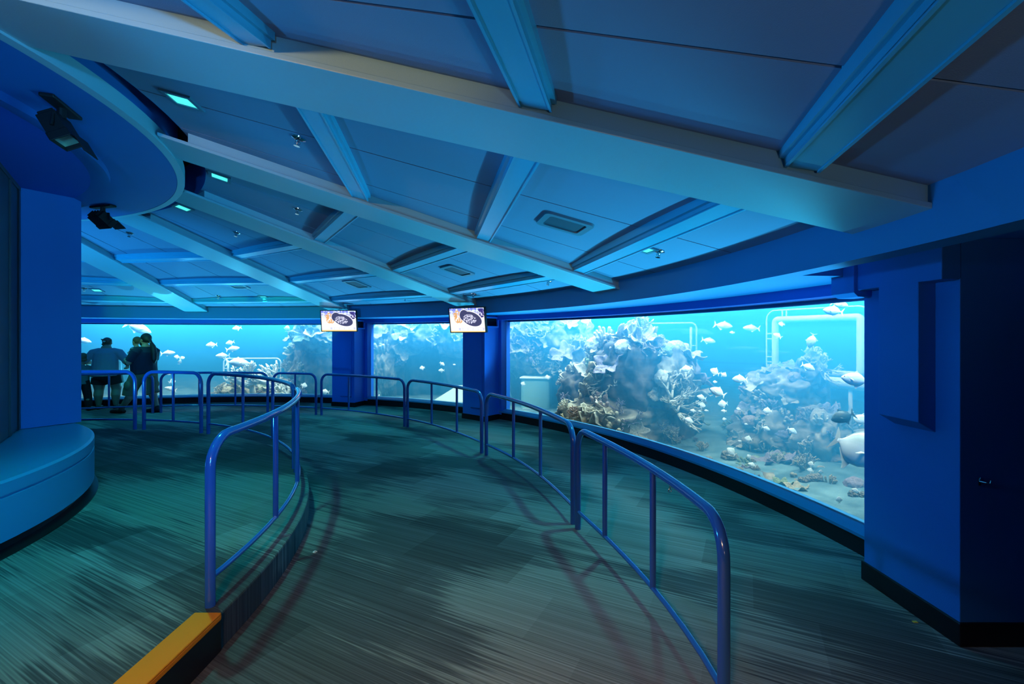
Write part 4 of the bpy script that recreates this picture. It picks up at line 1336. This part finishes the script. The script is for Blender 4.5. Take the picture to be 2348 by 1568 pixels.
def branch_coral(seed, flat=1.0, n0=5, spread=0.75, r0=0.13, horiz=0.0):
    r_ = random.Random(seed)
    mb = MB()
    def grow(p, d, r, depth):
        L_ = (0.34 + 0.2 * r_.random()) * (0.86 ** depth)
        pts, rs = [p], [r]
        q = p
        dd = d
        for i in range(3):
            dd = (dd + Vector((r_.uniform(-.25, .25), r_.uniform(-.25, .25), r_.uniform(-.1, .2)))).normalized()
            q = q + dd * L_ / 3
            pts.append(q)
            rs.append(r * (1 - 0.10 * (i + 1)))
        last = depth >= 3
        if last:
            pts.append(q + dd * 0.03)
            rs.append(rs[-1] * 0.35)
        mb.tube(pts, rs, 8, flat=flat)
        if not last:
            for _ in range(r_.choice((2, 2, 3))):
                nd = (dd + Vector((r_.uniform(-1, 1), r_.uniform(-1, 1), r_.uniform(-.3, .7))) * spread).normalized()
                grow(q - dd * 0.02, nd, r * 0.76, depth + 1)
    for i in range(n0):
        a = 2 * PI * i / n0 + r_.random()
        grow(Vector((0.1 * math.cos(a), 0.1 * math.sin(a), 0)), Vector((math.cos(a) * (0.6 + horiz), math.sin(a) * (0.6 + horiz), 1 - horiz * 0.7)).normalized(), r0, 0)
    return mb.mesh('m', CORAL[0], smooth=True)


def finger_coral(seed):
    r_ = random.Random(seed)
    mb = MB()
    for i in range(16):
        a, rr = r_.random() * 6.28, 0.75 * math.sqrt(r_.random())
        x, y = rr * math.cos(a), rr * math.sin(a)
        h = (1.15 - 0.6 * rr) * r_.uniform(0.7, 1.2)
        w_ = r_.uniform(0.09, 0.15)
        mb.tube([(x * 0.7, y * 0.7, -0.15), (x * 0.9, y * 0.9, h * 0.4), (x * 1.1, y * 1.1, h * 0.85), (x * 1.15, y * 1.15, h * 0.97), (x * 1.16, y * 1.16, h)], [w_ * 0.8, w_, w_ * 1.1, w_ * 0.8, w_ * 0.3], 9)
    return mb.mesh('m', CORAL[0], smooth=True)


def leaf_coral(seed):
    """upright ruffled blades"""
    r_ = random.Random(seed)
    mb = MB()
    for b in range(5):
        a = r_.random() * 6.28
        cx, cy = r_.uniform(-.4, .4), r_.uniform(-.4, .4)
        nu, nv = 14, 8
        top = []
        for i in range(nu):
            u = i / (nu - 1) * 2 - 1
            hgt = (1 - 0.55 * u * u) * (0.8 + 0.35 * math.sin(5 * u + b * 2) + 0.12 * math.sin(15 * u))
            for j in range(nv):
                t = j / (nv - 1)
                w_ = (0.35 + 0.55 * t) * u
                bend = 0.25 * t * math.sin(4 * u + b) + 0.1 * t * t * math.sin(11 * u)
                top.append(Vector((cx + math.cos(a) * w_ - math.sin(a) * bend, cy + math.sin(a) * w_ + math.cos(a) * bend, hgt * t - 0.1)))
        nrm = Vector((-math.sin(a), math.cos(a), 0)) * 0.055
        n = len(top)
        fs = []
        for i in range(nu - 1):
            for j in range(nv - 1):
                q = (i * nv + j, (i + 1) * nv + j, (i + 1) * nv + j + 1, i * nv + j + 1)
                fs.append(q)
                fs.append(tuple(n + k for k in reversed(q)))
            e = (i * nv + nv - 1, (i + 1) * nv + nv - 1)
            fs.append((e[0], e[1], n + e[1], n + e[0]))
        for j in range(nv - 1):
            fs.append((j, j + 1, n + j + 1, n + j))
            k = (nu - 1) * nv + j
            fs.append((k + 1, k, n + k, n + k + 1))
        mb.add(top + [p + nrm for p in top], fs)
    return mb.mesh('m', CORAL[0], smooth=True)


KINDS_ = {'plate_coral': [plate_coral(i) for i in range(4)], 'brain_coral': [brain_coral(i) for i in range(3)], 'branching_coral': [branch_coral(i) for i in range(3)],
          'finger_coral': [finger_coral(i) for i in range(3)], 'leaf_coral': [leaf_coral(i) for i in range(3)], 'staghorn_coral': [branch_coral(20 + i, 0.6, 5, 0.55, 0.09, 0.7) for i in range(2)]}
CACHE = {}


def coral(kind, parent, loc, size, material, tilt=None, seed=0):
    me0 = KINDS_[kind][seed % len(KINDS_[kind])]
    key = (me0.name, material.name)
    if key not in CACHE:
        m2 = me0.copy()
        m2.name = kind
        m2.materials.clear()
        m2.materials.append(material)
        CACHE[key] = m2
    o = bpy.data.objects.new(kind, CACHE[key])
    C.objects.link(o)
    o.parent = parent
    o.location = loc
    o.scale = (size, size, size)
    q = (tilt if tilt is not None else Vector((0, 0, 1))).to_track_quat('Z', 'Y')
    o.rotation_mode = 'QUATERNION'
    o.rotation_quaternion = q @ Matrix.Rotation(random.random() * 6.28, 3, 'Z').to_quaternion()
    return o


REEF_LABEL = {
    'arch': 'tall coral-crusted reef with a shadowed smooth face, behind the large right-hand window',
    'wall': 'pale coral slope at the top left corner of the large right-hand window',
    'cave': 'coral-covered reef arch behind the narrow middle window',
    'cluster': 'coral crown on a hazy rock beside the left-hand television',
    'mound': 'hazy blue reef mound in front of the white underwater frame',
    'low': 'low reef along the bottom of the left-hand window behind the railings',
}
MIX = {'arch': (80, 0.24), 'wall': (84, 0.27), 'cave': (86, 0.27), 'cluster': (56, 0.26), 'mound': (88, 0.16), 'low': (50, 0.22)}
for nm, lst in ROCKS.items():
    bx_, by_ = sum(q[0] for q in lst) / len(lst), sum(q[1] for q in lst) / len(lst)
    root = thing('reef', REEF_LABEL[nm], 'coral reef', (bx_, by_, -0.15))
    base = Vector((bx_, by_, -0.15))
    hall = (Vector((0, 0, H)) - base).normalized()
    for i, (x, y, z, sx, sz) in enumerate(lst):
        dark = nm == 'arch' and i in (0, 1)
        me = rock_mesh(sx, min(sx, 0.75) if sx > 0.3 else sx, sz, i + 3 * len(nm) + (7 if nm == 'cave' else 0), 0.18 if dark else 0.32)
        me.name = 'reef_rock'
        me.materials.append(M['rockshade'] if dark else M['rock'])
        o = bpy.data.objects.new('rock', me)
        C.objects.link(o)
        o.parent = root
        o.location = Vector((x, y, z)) - base
    # supports down to the bed
    for (x, y, z, sx, sz) in lst:
        if z - sz > -0.1:
            hgt = z + 0.3
            me = rock_mesh(sx * 0.75, sx * 0.6, hgt * 0.62, int(x * 10) % 17, 0.3)
            me.name = 'reef_foot'
            me.materials.append(M['rockshade'])
            o = bpy.data.objects.new('rock', me)
            C.objects.link(o)
            o.parent = root
            o.location = Vector((x + 0.25 * (x - CX) / 14, y + 0.25 * (y - CY) / 14, z - hgt * 0.62)) - base
    cnt, sz0 = MIX[nm]
    wts = [q[3] * q[4] for q in lst]
    for c in range(cnt):
        i = random.choices(range(len(lst)), wts)[0]
        x, y, z, sx, sz = lst[i]
        sy = min(sx, 0.75) if sx > 0.3 else sx
        for _ in range(60):
            d = Vector((random.gauss(0, 1), random.gauss(0, 1), random.gauss(0, 1))).normalized()
            if d.dot(hall) < -0.25 or d.z < -0.35:
                continue
            if nm == 'arch' and i in (0, 1) and d.z < 0.35 and abs(d.x) < 0.75:
                continue
            break
        p = Vector((x + d.x * sx * 0.98, y + d.y * sy * 0.98, z + d.z * sz * 0.98))
        kind = random.choices(['plate_coral', 'brain_coral', 'branching_coral', 'finger_coral', 'leaf_coral', 'staghorn_coral'], (5, 3, 2, 3, 4, 1.5))[0]
        s = sz0 * random.uniform(0.55, 1.25) * (0.7 if kind == 'brain_coral' else 1.0)
        up = (d + Vector((0, 0, 0.6)) + hall * 0.3).normalized()
        coral(kind, root, p - base, s, random.choices(CORAL, (5, 2, 2, 4, 2))[0], up, random.randrange(9))
    if nm == 'arch':
        for dx, hh_, mt_ in ((-0.12, 0.22, CORAL[0]), (0.05, 0.27, CORAL[2]), (0.20, 0.20, CORAL[3]), (0.33, 0.16, CORAL[1])):
            coral('finger_coral', root, Vector((2.38 + dx, 8.78, 1.74)) - base, hh_, mt_, None, int(dx * 100))
        mb = MB().tube([(0, 0, 0), (0.01, 0, 0.2), (0.0, 0, 0.36), (0.02, 0, 0.44)], [0.03, 0.035, 0.03, 0.012], 8)
        o = mb.obj('tube_sponge', CORAL[2], root, smooth=True)
        o.location = Vector((2.44, 8.75, 1.76)) - base
        for (x, y, z, s) in ((1.68, 8.75, 0.92, 0.34), (1.55, 8.85, 0.62, 0.30), (1.95, 8.72, 0.75, 0.22)):
            coral('leaf_coral', root, Vector((x, y, z)) - base, s, CORAL[0], hall + Vector((0, 0, 0.8)), int(x * 10))
        for (x, y, z, s) in ((2.72, 7.72, 0.62, 0.34), (2.78, 7.62, 0.42, 0.30)):
            coral('staghorn_coral', root, Vector((x, y, z)) - base, s, CORAL[3], Vector((0.5, -0.6, 0.5)), int(x * 10))

# loose corals standing on the bed
LOOSE = [((-7.35, 12.85, 0.30), 0.50, 'branching_coral', 'large white branching coral left of the left-hand column', 'whitecoral'),
         ((-6.72, 12.80, 0.30), 0.46, 'branching_coral', 'white branching coral nearest to the left-hand column', 'whitecoral'),
         ((-6.25, 12.75, -0.1), 0.42, 'branching_coral', 'short white coral below the coral crown', 'whitecoral')]
for (x, y, z), s, kd, lab, mt_ in LOOSE:
    t = thing('branching_coral', lab, 'coral', (x, y, -0.15), 0, 'bleached branch corals')
    coral(kd, t, (0, 0, z + 0.15), s, M[mt_], Vector((-0.45, -0.2, 0.7)), int(-x * 10))
    st = MB().tube([(0, 0, -0.1), (0.03, 0.02, (z + 0.15) * 0.5), (0, 0, z + 0.17)], [0.12, 0.08, 0.07], 10)
    st.obj('stem', M['whitecoral'], t, smooth=True)

rub = []
g_ = random.Random(5)
for i in range(46):
    a = g_.uniform(6.5, 40)
    r = g_.uniform(9.75, 11.2)
    rub.append((r, a, g_.uniform(0.05, 0.14)))
for i in range(16):
    rub.append((g_.uniform(9.8, 11.0), g_.uniform(78, 110), g_.uniform(0.06, 0.15)))
KN = {'plate_coral': 'ruffled plate coral', 'brain_coral': 'round brain coral', 'finger_coral': 'stubby finger coral', 'leaf_coral': 'leafy coral', 'branching_coral': 'branching coral', 'staghorn_coral': 'spreading staghorn coral'}
CN = {'cream_coral': 'cream', 'pink_tan_coral': 'pinkish', 'green_coral': 'greenish', 'pale_coral': 'pale', 'lavender_coral': 'lavender'}
loose_items = []
for r, a, s in rub:
    kd = g_.choices(list(KN), (4, 3, 2, 3, 4, 2))[0]
    mt_ = g_.choices(CORAL, (4, 2, 3, 4, 2))[0]
    p = P(r, a, tank_z(r, a) - 0.01)
    o = coral(kd, None, p, s, mt_, Vector((g_.uniform(-.2, .2), g_.uniform(-.2, .2), 1)), g_.randrange(9))
    side = 'right-hand' if a < 45 else 'left-hand'
    loose_items.append((o, '%s %s on the sand behind the %s window' % (CN[mt_.name], KN[kd], side), 'coral', 'loose corals on the sand behind the %s window' % side))
for k in range(22):
    r, a = g_.uniform(9.6, 11.0), g_.uniform(6, 44)
    me = rock_mesh(1, 1, 0.7, k + 40, 0.3) if k < 4 else None
    if me:
        me.materials.append(M['rock'])
        me.name = 'pebble'
        CACHE['peb%d' % k] = me
    o = bpy.data.objects.new('stone', CACHE['peb%d' % (k % 4)])
    C.objects.link(o)
    s = g_.uniform(0.05, 0.12)
    o.scale = (s, s, s)
    o.location = P(r, a, tank_z(r, a) + 0.3 * s)
    loose_items.append((o, 'rough stone lying on the sand behind the right-hand window', 'stone', 'loose stones on the sand'))

# ------------------------------------------------------------------ white underwater frame and float
pL, pR = Vector((5.02, 8.94, 0)), Vector((5.76, 7.40, 0))
ux = (pR - pL).normalized()
Wf = (pR - pL).length
nf = Vector((-ux.y, ux.x, 0))
if nf.dot(-pL) < 0:
    nf = -nf
def fp_(u, z, n=0.0):
    return ux * u + nf * n + Vector((0, 0, z))
def frame_loop(w0, w1, z0, z1, r, n=0.0):
    pts = []
    for cx, cz, a0 in ((w1 - r, z1 - r, 0), (w0 + r, z1 - r, 90), (w0 + r, z0 + r, 180), (w1 - r, z0 + r, 270)):
        for i in range(7):
            a = rad(a0 + 15 * i)
            pts.append(fp_(cx + r * math.cos(a), cz + r * math.sin(a), n))
    pts.append(pts[0].copy())
    pts.append(pts[1].copy())
    return pts
root = thing('underwater_window', 'large white rounded frame round a dark blue opening in the tank', 'tank window', pL)
MB().tube(frame_loop(-0.02, Wf + 0.06, 0.98, 2.20, 0.18), 0.014, 8, cap=False).obj('outer_tube', M['whiteframe'], root, smooth=True)
fr = MB()
fr.tube(frame_loop(0.16, Wf - 0.08, 1.06, 2.02, 0.06), 0.060, 10, cap=False)
fr.obj('inner_frame', M['whiteframe'], root, smooth=True)
MB().box(fp_((0.16 + Wf - 0.08) / 2, 1.54, -0.06), ux * (Wf - 0.24) / 2, nf * 0.02, Vector((0, 0, 0.48))).obj('panel', mat('dark_blue_panel', (0.005, 0.10, 0.36), 0.6), root)
for u0, z0, u1, z1 in ((0.30, 2.0, 0.30, 2.2), (0.38, 2.0, 0.38, 2.2), (-0.02, 1.75, 0.16, 1.75), (-0.02, 1.65, 0.16, 1.65), (-0.02, 1.30, 0.16, 1.30), (-0.02, 1.20, 0.16, 1.20),
                       (Wf - 0.08, 1.75, Wf + 0.06, 1.75), (Wf - 0.08, 1.62, Wf + 0.06, 1.62), (Wf - 0.08, 1.2, Wf + 0.06, 1.2), (1.32, 0.88, 1.32, 1.02), (1.48, 0.88, 1.48, 1.02)):
    MB().tube([fp_(u0, z0), fp_(u1, z1)], 0.013, 8).obj('bracket', M['whiteframe'], root, smooth=True)
MB().box(fp_(Wf / 2, 0.3, -0.10), ux * 0.06, nf * 0.05, Vector((0, 0, 0.75))).obj('post', M['tankwall'], root)
f0, f1 = Vector((5.30, 7.66, 0.93)), Vector((5.95, 6.40, 0.93))
fl_ = thing('float_tube', 'thick white horizontal float tube below the underwater frame', 'float', f0)
dv = f1 - f0
MB().tube([dv * -0.02, dv * 0.0, dv * 0.03, dv * 1.0, dv * 1.03], [0.03, 0.07, 0.095, 0.095, 0.03], 16).obj('tube', M['whiteframe'], fl_, smooth=True)
for q in (0.25, 0.75):
    MB().tube([dv * q + Vector((0, 0, -0.06)), dv * q + Vector((0, 0, -1.1))], 0.03, 8).obj('leg', M['whiteframe'], fl_, smooth=True)

# faint acrylic frames far back in the tank
def acrylic(label, x, y, z, wd, hg, yaw):
    t = thing('rounded_window', label, 'tank window', (x, y, z), rad(yaw))
    pts = []
    r = 0.14
    for cx, cz, a0 in ((wd / 2 - r, hg / 2 - r, 0), (-wd / 2 + r, hg / 2 - r, 90), (-wd / 2 + r, -hg / 2 + r, 180), (wd / 2 - r, -hg / 2 + r, 270)):
        for i in range(7):
            a = rad(a0 + 15 * i)
            pts.append(Vector((cx + r * math.cos(a), 0, cz + r * math.sin(a))))
    pts += [pts[0].copy(), pts[1].copy()]
    MB().tube(pts, 0.022, 8, cap=False).obj('outer_tube', M['whiteframe'], t, smooth=True)
    for sg in (-1, 1):
        for zz in (-0.12, 0.06):
            MB().tube([(sg * wd / 2, 0, zz * hg), (sg * (wd / 2 - 0.13), 0, zz * hg)], 0.014, 8).obj('bracket', M['whiteframe'], t, smooth=True)
        MB().tube([(sg * (wd / 2 - 0.13), 0, -hg * 0.42), (sg * (wd / 2 - 0.13), 0, hg * 0.42)], 0.03, 8).obj('upright', M['whiteframe'], t, smooth=True)
        MB().tube([(sg * wd * 0.3, 0, -hg / 2), (sg * wd * 0.3, 0, -z - 0.25)], 0.02, 8).obj('leg', M['whiteframe'], t, smooth=True)
    return t
acrylic('faint rounded tube frame in the haze right of the tall reef', 3.9, 11.3, 1.40, 1.30, 1.25, -35)
acrylic('white rounded tube frame low behind the far railing in the left-hand window', -8.1, 14.2, 0.66, 1.70, 0.7, 5)
bx2 = thing('acrylic_box', 'pale greenish clear box on the sand at the left of the large window', 'box', (0.62, 11.4, -0.2), rad(-12))
MB().abox(-0.35, 0.35, -0.3, 0.3, 0.0, 0.85).obj('body', mat('pale_green_acrylic', (0.42, 0.75, 0.66), 0.25), bx2, bevel=0.06)
MB().abox(-0.38, 0.38, -0.33, 0.33, 0.85, 0.90).obj('lid', M['whiteframe'], bx2, bevel=0.02)
MB().abox(-0.30, 0.30, -0.34, -0.30, 0.10, 0.14).obj('rim', M['whiteframe'], bx2)
sl_ = MB().add([(-2.1, 12.0, 0.0), (-0.9, 11.3, 0.05), (-0.9, 12.2, 0.42), (-1.5, 12.5, 0.36), (-2.1, 12.0, -0.3), (-0.9, 11.3, -0.3), (-0.9, 12.2, -0.3), (-1.5, 12.5, -0.3)],
               [(0, 1, 2, 3), (7, 6, 5, 4), (0, 4, 5, 1), (1, 5, 6, 2), (2, 6, 7, 3), (3, 7, 4, 0)]).obj('ramp_slab', mat('pale_slab', (0.45, 0.55, 0.54), 0.8), bevel=0.02)
tag(sl_, 'pale sloping slab on the bed at the right of the narrow middle window', 'slab')

# ------------------------------------------------------------------ fish
def fish_material(name, back, belly):
    m = mat(name, belly, 0.38, 0.5)
    nt = m.node_tree
    tc = nt.nodes.new('ShaderNodeTexCoord')
    sp = nt.nodes.new('ShaderNodeSeparateXYZ')
    n = nt.nodes.new('ShaderNodeTexNoise')
    n.inputs['Scale'].default_value = 14
    ad = nt.nodes.new('ShaderNodeMath')
    ad.operation = 'MULTIPLY_ADD'
    ad.inputs[1].default_value = 0.12
    r = nt.nodes.new('ShaderNodeValToRGB')
    r.color_ramp.elements[0].position = 0.10
    r.color_ramp.elements[0].color = (*belly, 1)
    r.color_ramp.elements[1].position = 0.24
    r.color_ramp.elements[1].color = (*back, 1)
    nt.links.new(tc.outputs['Object'], sp.inputs[0])
    nt.links.new(tc.outputs['Object'], n.inputs['Vector'])
    nt.links.new(n.outputs['Fac'], ad.inputs[0])
    nt.links.new(sp.outputs['Z'], ad.inputs[2])
    nt.links.new(ad.outputs[0], r.inputs['Fac'])
    nt.links.new(r.outputs['Color'], nt.nodes['Principled BSDF'].inputs['Base Color'])
    return m
M['fish'] = fish_material('silver_fish_skin', (0.62, 0.70, 0.66), (0.92, 0.94, 0.92))
M['fishfin'] = mat('pale_fin', (0.70, 0.74, 0.70), 0.5)
M['fishdark'] = mat('dark_fish_skin', (0.015, 0.05, 0.06), 0.5)
M['fisheye'] = mat('fish_eye', (0.01, 0.01, 0.012), 0.15)


def fish_parts(deep, thick):
    """unit-length fish: nose at +x, tail tip at -x"""
    prof = [(0.50, 0.004), (0.485, 0.045), (0.45, 0.10), (0.38, 0.18), (0.28, 0.27), (0.15, 0.335), (0.02, 0.35), (-0.10, 0.31), (-0.20, 0.225), (-0.28, 0.125), (-0.335, 0.060), (-0.37, 0.046), (-0.40, 0.05)]
    mb = MB()
    vs, fs, k = [], [], 14
    for x, h in prof:
        for i in range(k):
            a = 2 * PI * i / k
            cz = 0.02 * (1 - abs(x) * 2)
            sx_ = math.sin(a)
            vs.append((x, math.cos(a) * h * thick * (1.0 if x > -0.25 else 0.6), cz + sx_ * h * deep))
    for i in range(len(prof) - 1):
        for j in range(k):
            fs.append((i * k + j, i * k + (j + 1) % k, (i + 1) * k + (j + 1) % k, (i + 1) * k + j))
    fs.append(tuple(range(k)))
    fs.append(tuple((len(prof) - 1) * k + j for j in reversed(range(k))))
    mb.add(vs, fs)
    body = mb.mesh('fish_body', M['fish'], smooth=True)
    def fin(outline, th, name):
        f = MB()
        n = len(outline)
        cx = sum(p[0] for p in outline) / n
        cz = sum(p[1] for p in outline) / n
        vs = [(x, th * 0.25, z) for x, z in outline] + [(x, -th * 0.25, z) for x, z in outline] + [(cx, th, cz), (cx, -th, cz)]
        fs = [(i, (i + 1) % n, 2 * n) for i in range(n)] + [(n + (i + 1) % n, n + i, 2 * n + 1) for i in range(n)] + [(i, n + i, n + (i + 1) % n, (i + 1) % n) for i in range(n)]
        f.add(vs, fs)
        return f.mesh(name, M['fishfin'])
    d = deep
    tail = fin([(-0.36, 0.04), (-0.42, 0.11 + 0.05 * d), (-0.50, 0.20 + 0.06 * d), (-0.515, 0.21 + 0.06 * d), (-0.475, 0.10), (-0.435, 0.012), (-0.47, -0.09), (-0.505, -0.19 - 0.06 * d), (-0.49, -0.19 - 0.06 * d), (-0.41, -0.10 - 0.04 * d), (-0.36, -0.035)], 0.012, 'tail_fin')
    dors = fin([(0.10, 0.33 * d), (0.06, 0.46 * d), (0.02, 0.50 * d), (-0.04, 0.40 * d), (-0.16, 0.31 * d), (-0.30, 0.15 * d), (-0.28, 0.09 * d), (-0.12, 0.27 * d)], 0.010, 'dorsal_fin')
    anal = fin([(0.02, -0.30 * d), (-0.04, -0.46 * d), (-0.08, -0.47 * d), (-0.12, -0.36 * d), (-0.30, -0.12 * d), (-0.27, -0.08 * d), (-0.10, -0.25 * d)], 0.010, 'anal_fin')
    pf_ = MB()
    for sg in (-1, 1):
        pf_.add([(0.20, sg * 0.30 * thick, -0.02), (0.12, sg * (0.30 * thick + 0.05), -0.09), (0.04, sg * (0.30 * thick + 0.07), -0.12), (0.10, sg * (0.33 * thick), -0.03), (0.12, sg * (0.31 * thick + 0.04), -0.06)],
                [(0, 1, 4), (1, 2, 4), (2, 3, 4), (3, 0, 4), (0, 3, 2, 1)])
    pect = pf_.mesh('pectoral_fin', M['fishfin'])
    ey = MB()
    for sg in (-1, 1):
        m4 = Matrix.Translation((0.385, sg * 0.150 * thick, 0.045 * d)) @ Matrix.Diagonal((0.024, 0.014, 0.024, 1))
        ey.lathe([(math.sin(PI * i / 6), -math.cos(PI * i / 6)) for i in range(7)], 10, m4)
    eye = ey.mesh('eye', M['fisheye'], smooth=True)
    return body, [('tail_fin', tail), ('dorsal_fin', dors), ('anal_fin', anal), ('pectoral_fin', pect), ('eye', eye)]

SHAPES = {'slender': fish_parts(0.62, 0.40), 'oval': fish_parts(0.82, 0.36), 'deep': fish_parts(1.10, 0.30)}
DARKS = {}
order = []
for i, (x, y, z, L_, hd_) in enumerate(FISH):
    d2 = math.hypot(x, y)
    px = L_ * 1043 / y
    rr = random.Random(i * 13 + 5)
    shp = 'oval'
    if L_ > 0.5 or (0.27 < L_ and y > 7.5):
        shp = 'slender'
    elif rr.random() < 0.4 or 0.38 < L_ < 0.48:
        shp = 'deep'
    body, fins = SHAPES[shp]
    dark = abs(x - 3.49) < 0.011 and abs(y - 4.80) < 0.011
    o = bpy.data.objects.new('fish', body)
    C.objects.link(o)
    yaw = rr.uniform(-22, 22)
    p = rad(hd_)
    view = Vector((x, y, 0)).normalized()
    right = Vector((view.y, -view.x, 0))
    flip = math.cos(p) < 0
    ax = (right * math.cos(p) + Vector((0, 0, math.sin(p)))).normalized()
    ax = (Matrix.Rotation(rad(yaw), 3, 'Z') @ ax).normalized()
    upv = Vector((0, 0, 1)) - ax * ax.z
    if upv.length < 0.3:
        upv = right * (1 if rr.random() < .5 else -1) - ax * ax.dot(right)
    upv.normalize()
    upv = upv + view * 0.5
    upv = (upv - ax * upv.dot(ax)).normalized()
    side_ = upv.cross(ax)
    o.matrix_world = Matrix.Translation((x, y, max(z, 0.02))) @ Matrix(((ax.x, side_.x, upv.x), (ax.y, side_.y, upv.y), (ax.z, side_.z, upv.z))).to_4x4() @ Matrix.Scale(L_, 4)
    if dark:
        b2 = body.copy()
        b2.materials.clear()
        b2.materials.append(M['fishdark'])
        o.data = b2
    for fn, fm in fins:
        if px < 11 and fn != 'tail_fin':
            continue
        if dark and fn != 'eye':
            fm = fm.copy()
            fm.materials.clear()
            fm.materials.append(M['fishdark'])
        c = bpy.data.objects.new(fn, fm)
        C.objects.link(c)
        c.parent = o
    win = 'right-hand' if x > 0 and math.degrees(math.atan2(y - CY, x - CX)) < 48 else ('middle' if x > -4.2 else 'left-hand')
    size = 'tiny' if px < 11 else ('small' if px < 21 else ('mid-sized' if px < 37 else 'large'))
    deg = (hd_ + 360) % 360
    if 50 < deg < 130:
        way = 'pointing upward'
    elif 230 < deg < 310:
        way = 'pointing downward'
    else:
        way = 'swimming left' if 90 < deg < 270 else 'swimming right'
    col_ = 'dark' if dark else 'silvery'
    ff = ' slender' if shp == 'slender' else (' deep-bodied' if shp == 'deep' else '')
    order.append((o, '%s %s%s fish %s behind the %s window' % (size, col_, ff, way, win), 'fish', 'fish behind the %s window' % win))

ORD = ['first', 'second', 'third', 'fourth', 'fifth', 'sixth', 'seventh', 'eighth', 'ninth', 'tenth', 'eleventh', 'twelfth', 'thirteenth', 'fourteenth', 'fifteenth', 'sixteenth', 'seventeenth', 'eighteenth', 'nineteenth', 'twentieth', 'twenty-first', 'twenty-second', 'twenty-third', 'twenty-fourth']
def label_all(items):
    fam = {}
    for o, base, cat, grp in items:
        fam.setdefault(base, []).append((o, cat, grp))
    for base, l in fam.items():
        l.sort(key=lambda q: q[0].matrix_basis.translation.x / q[0].matrix_basis.translation.y)
        for k, (o, cat, grp) in enumerate(l):
            tag(o, base if len(l) == 1 else '%s, %s from left' % (base, ORD[k]), cat, grp)
label_all(order)
label_all(loose_items)
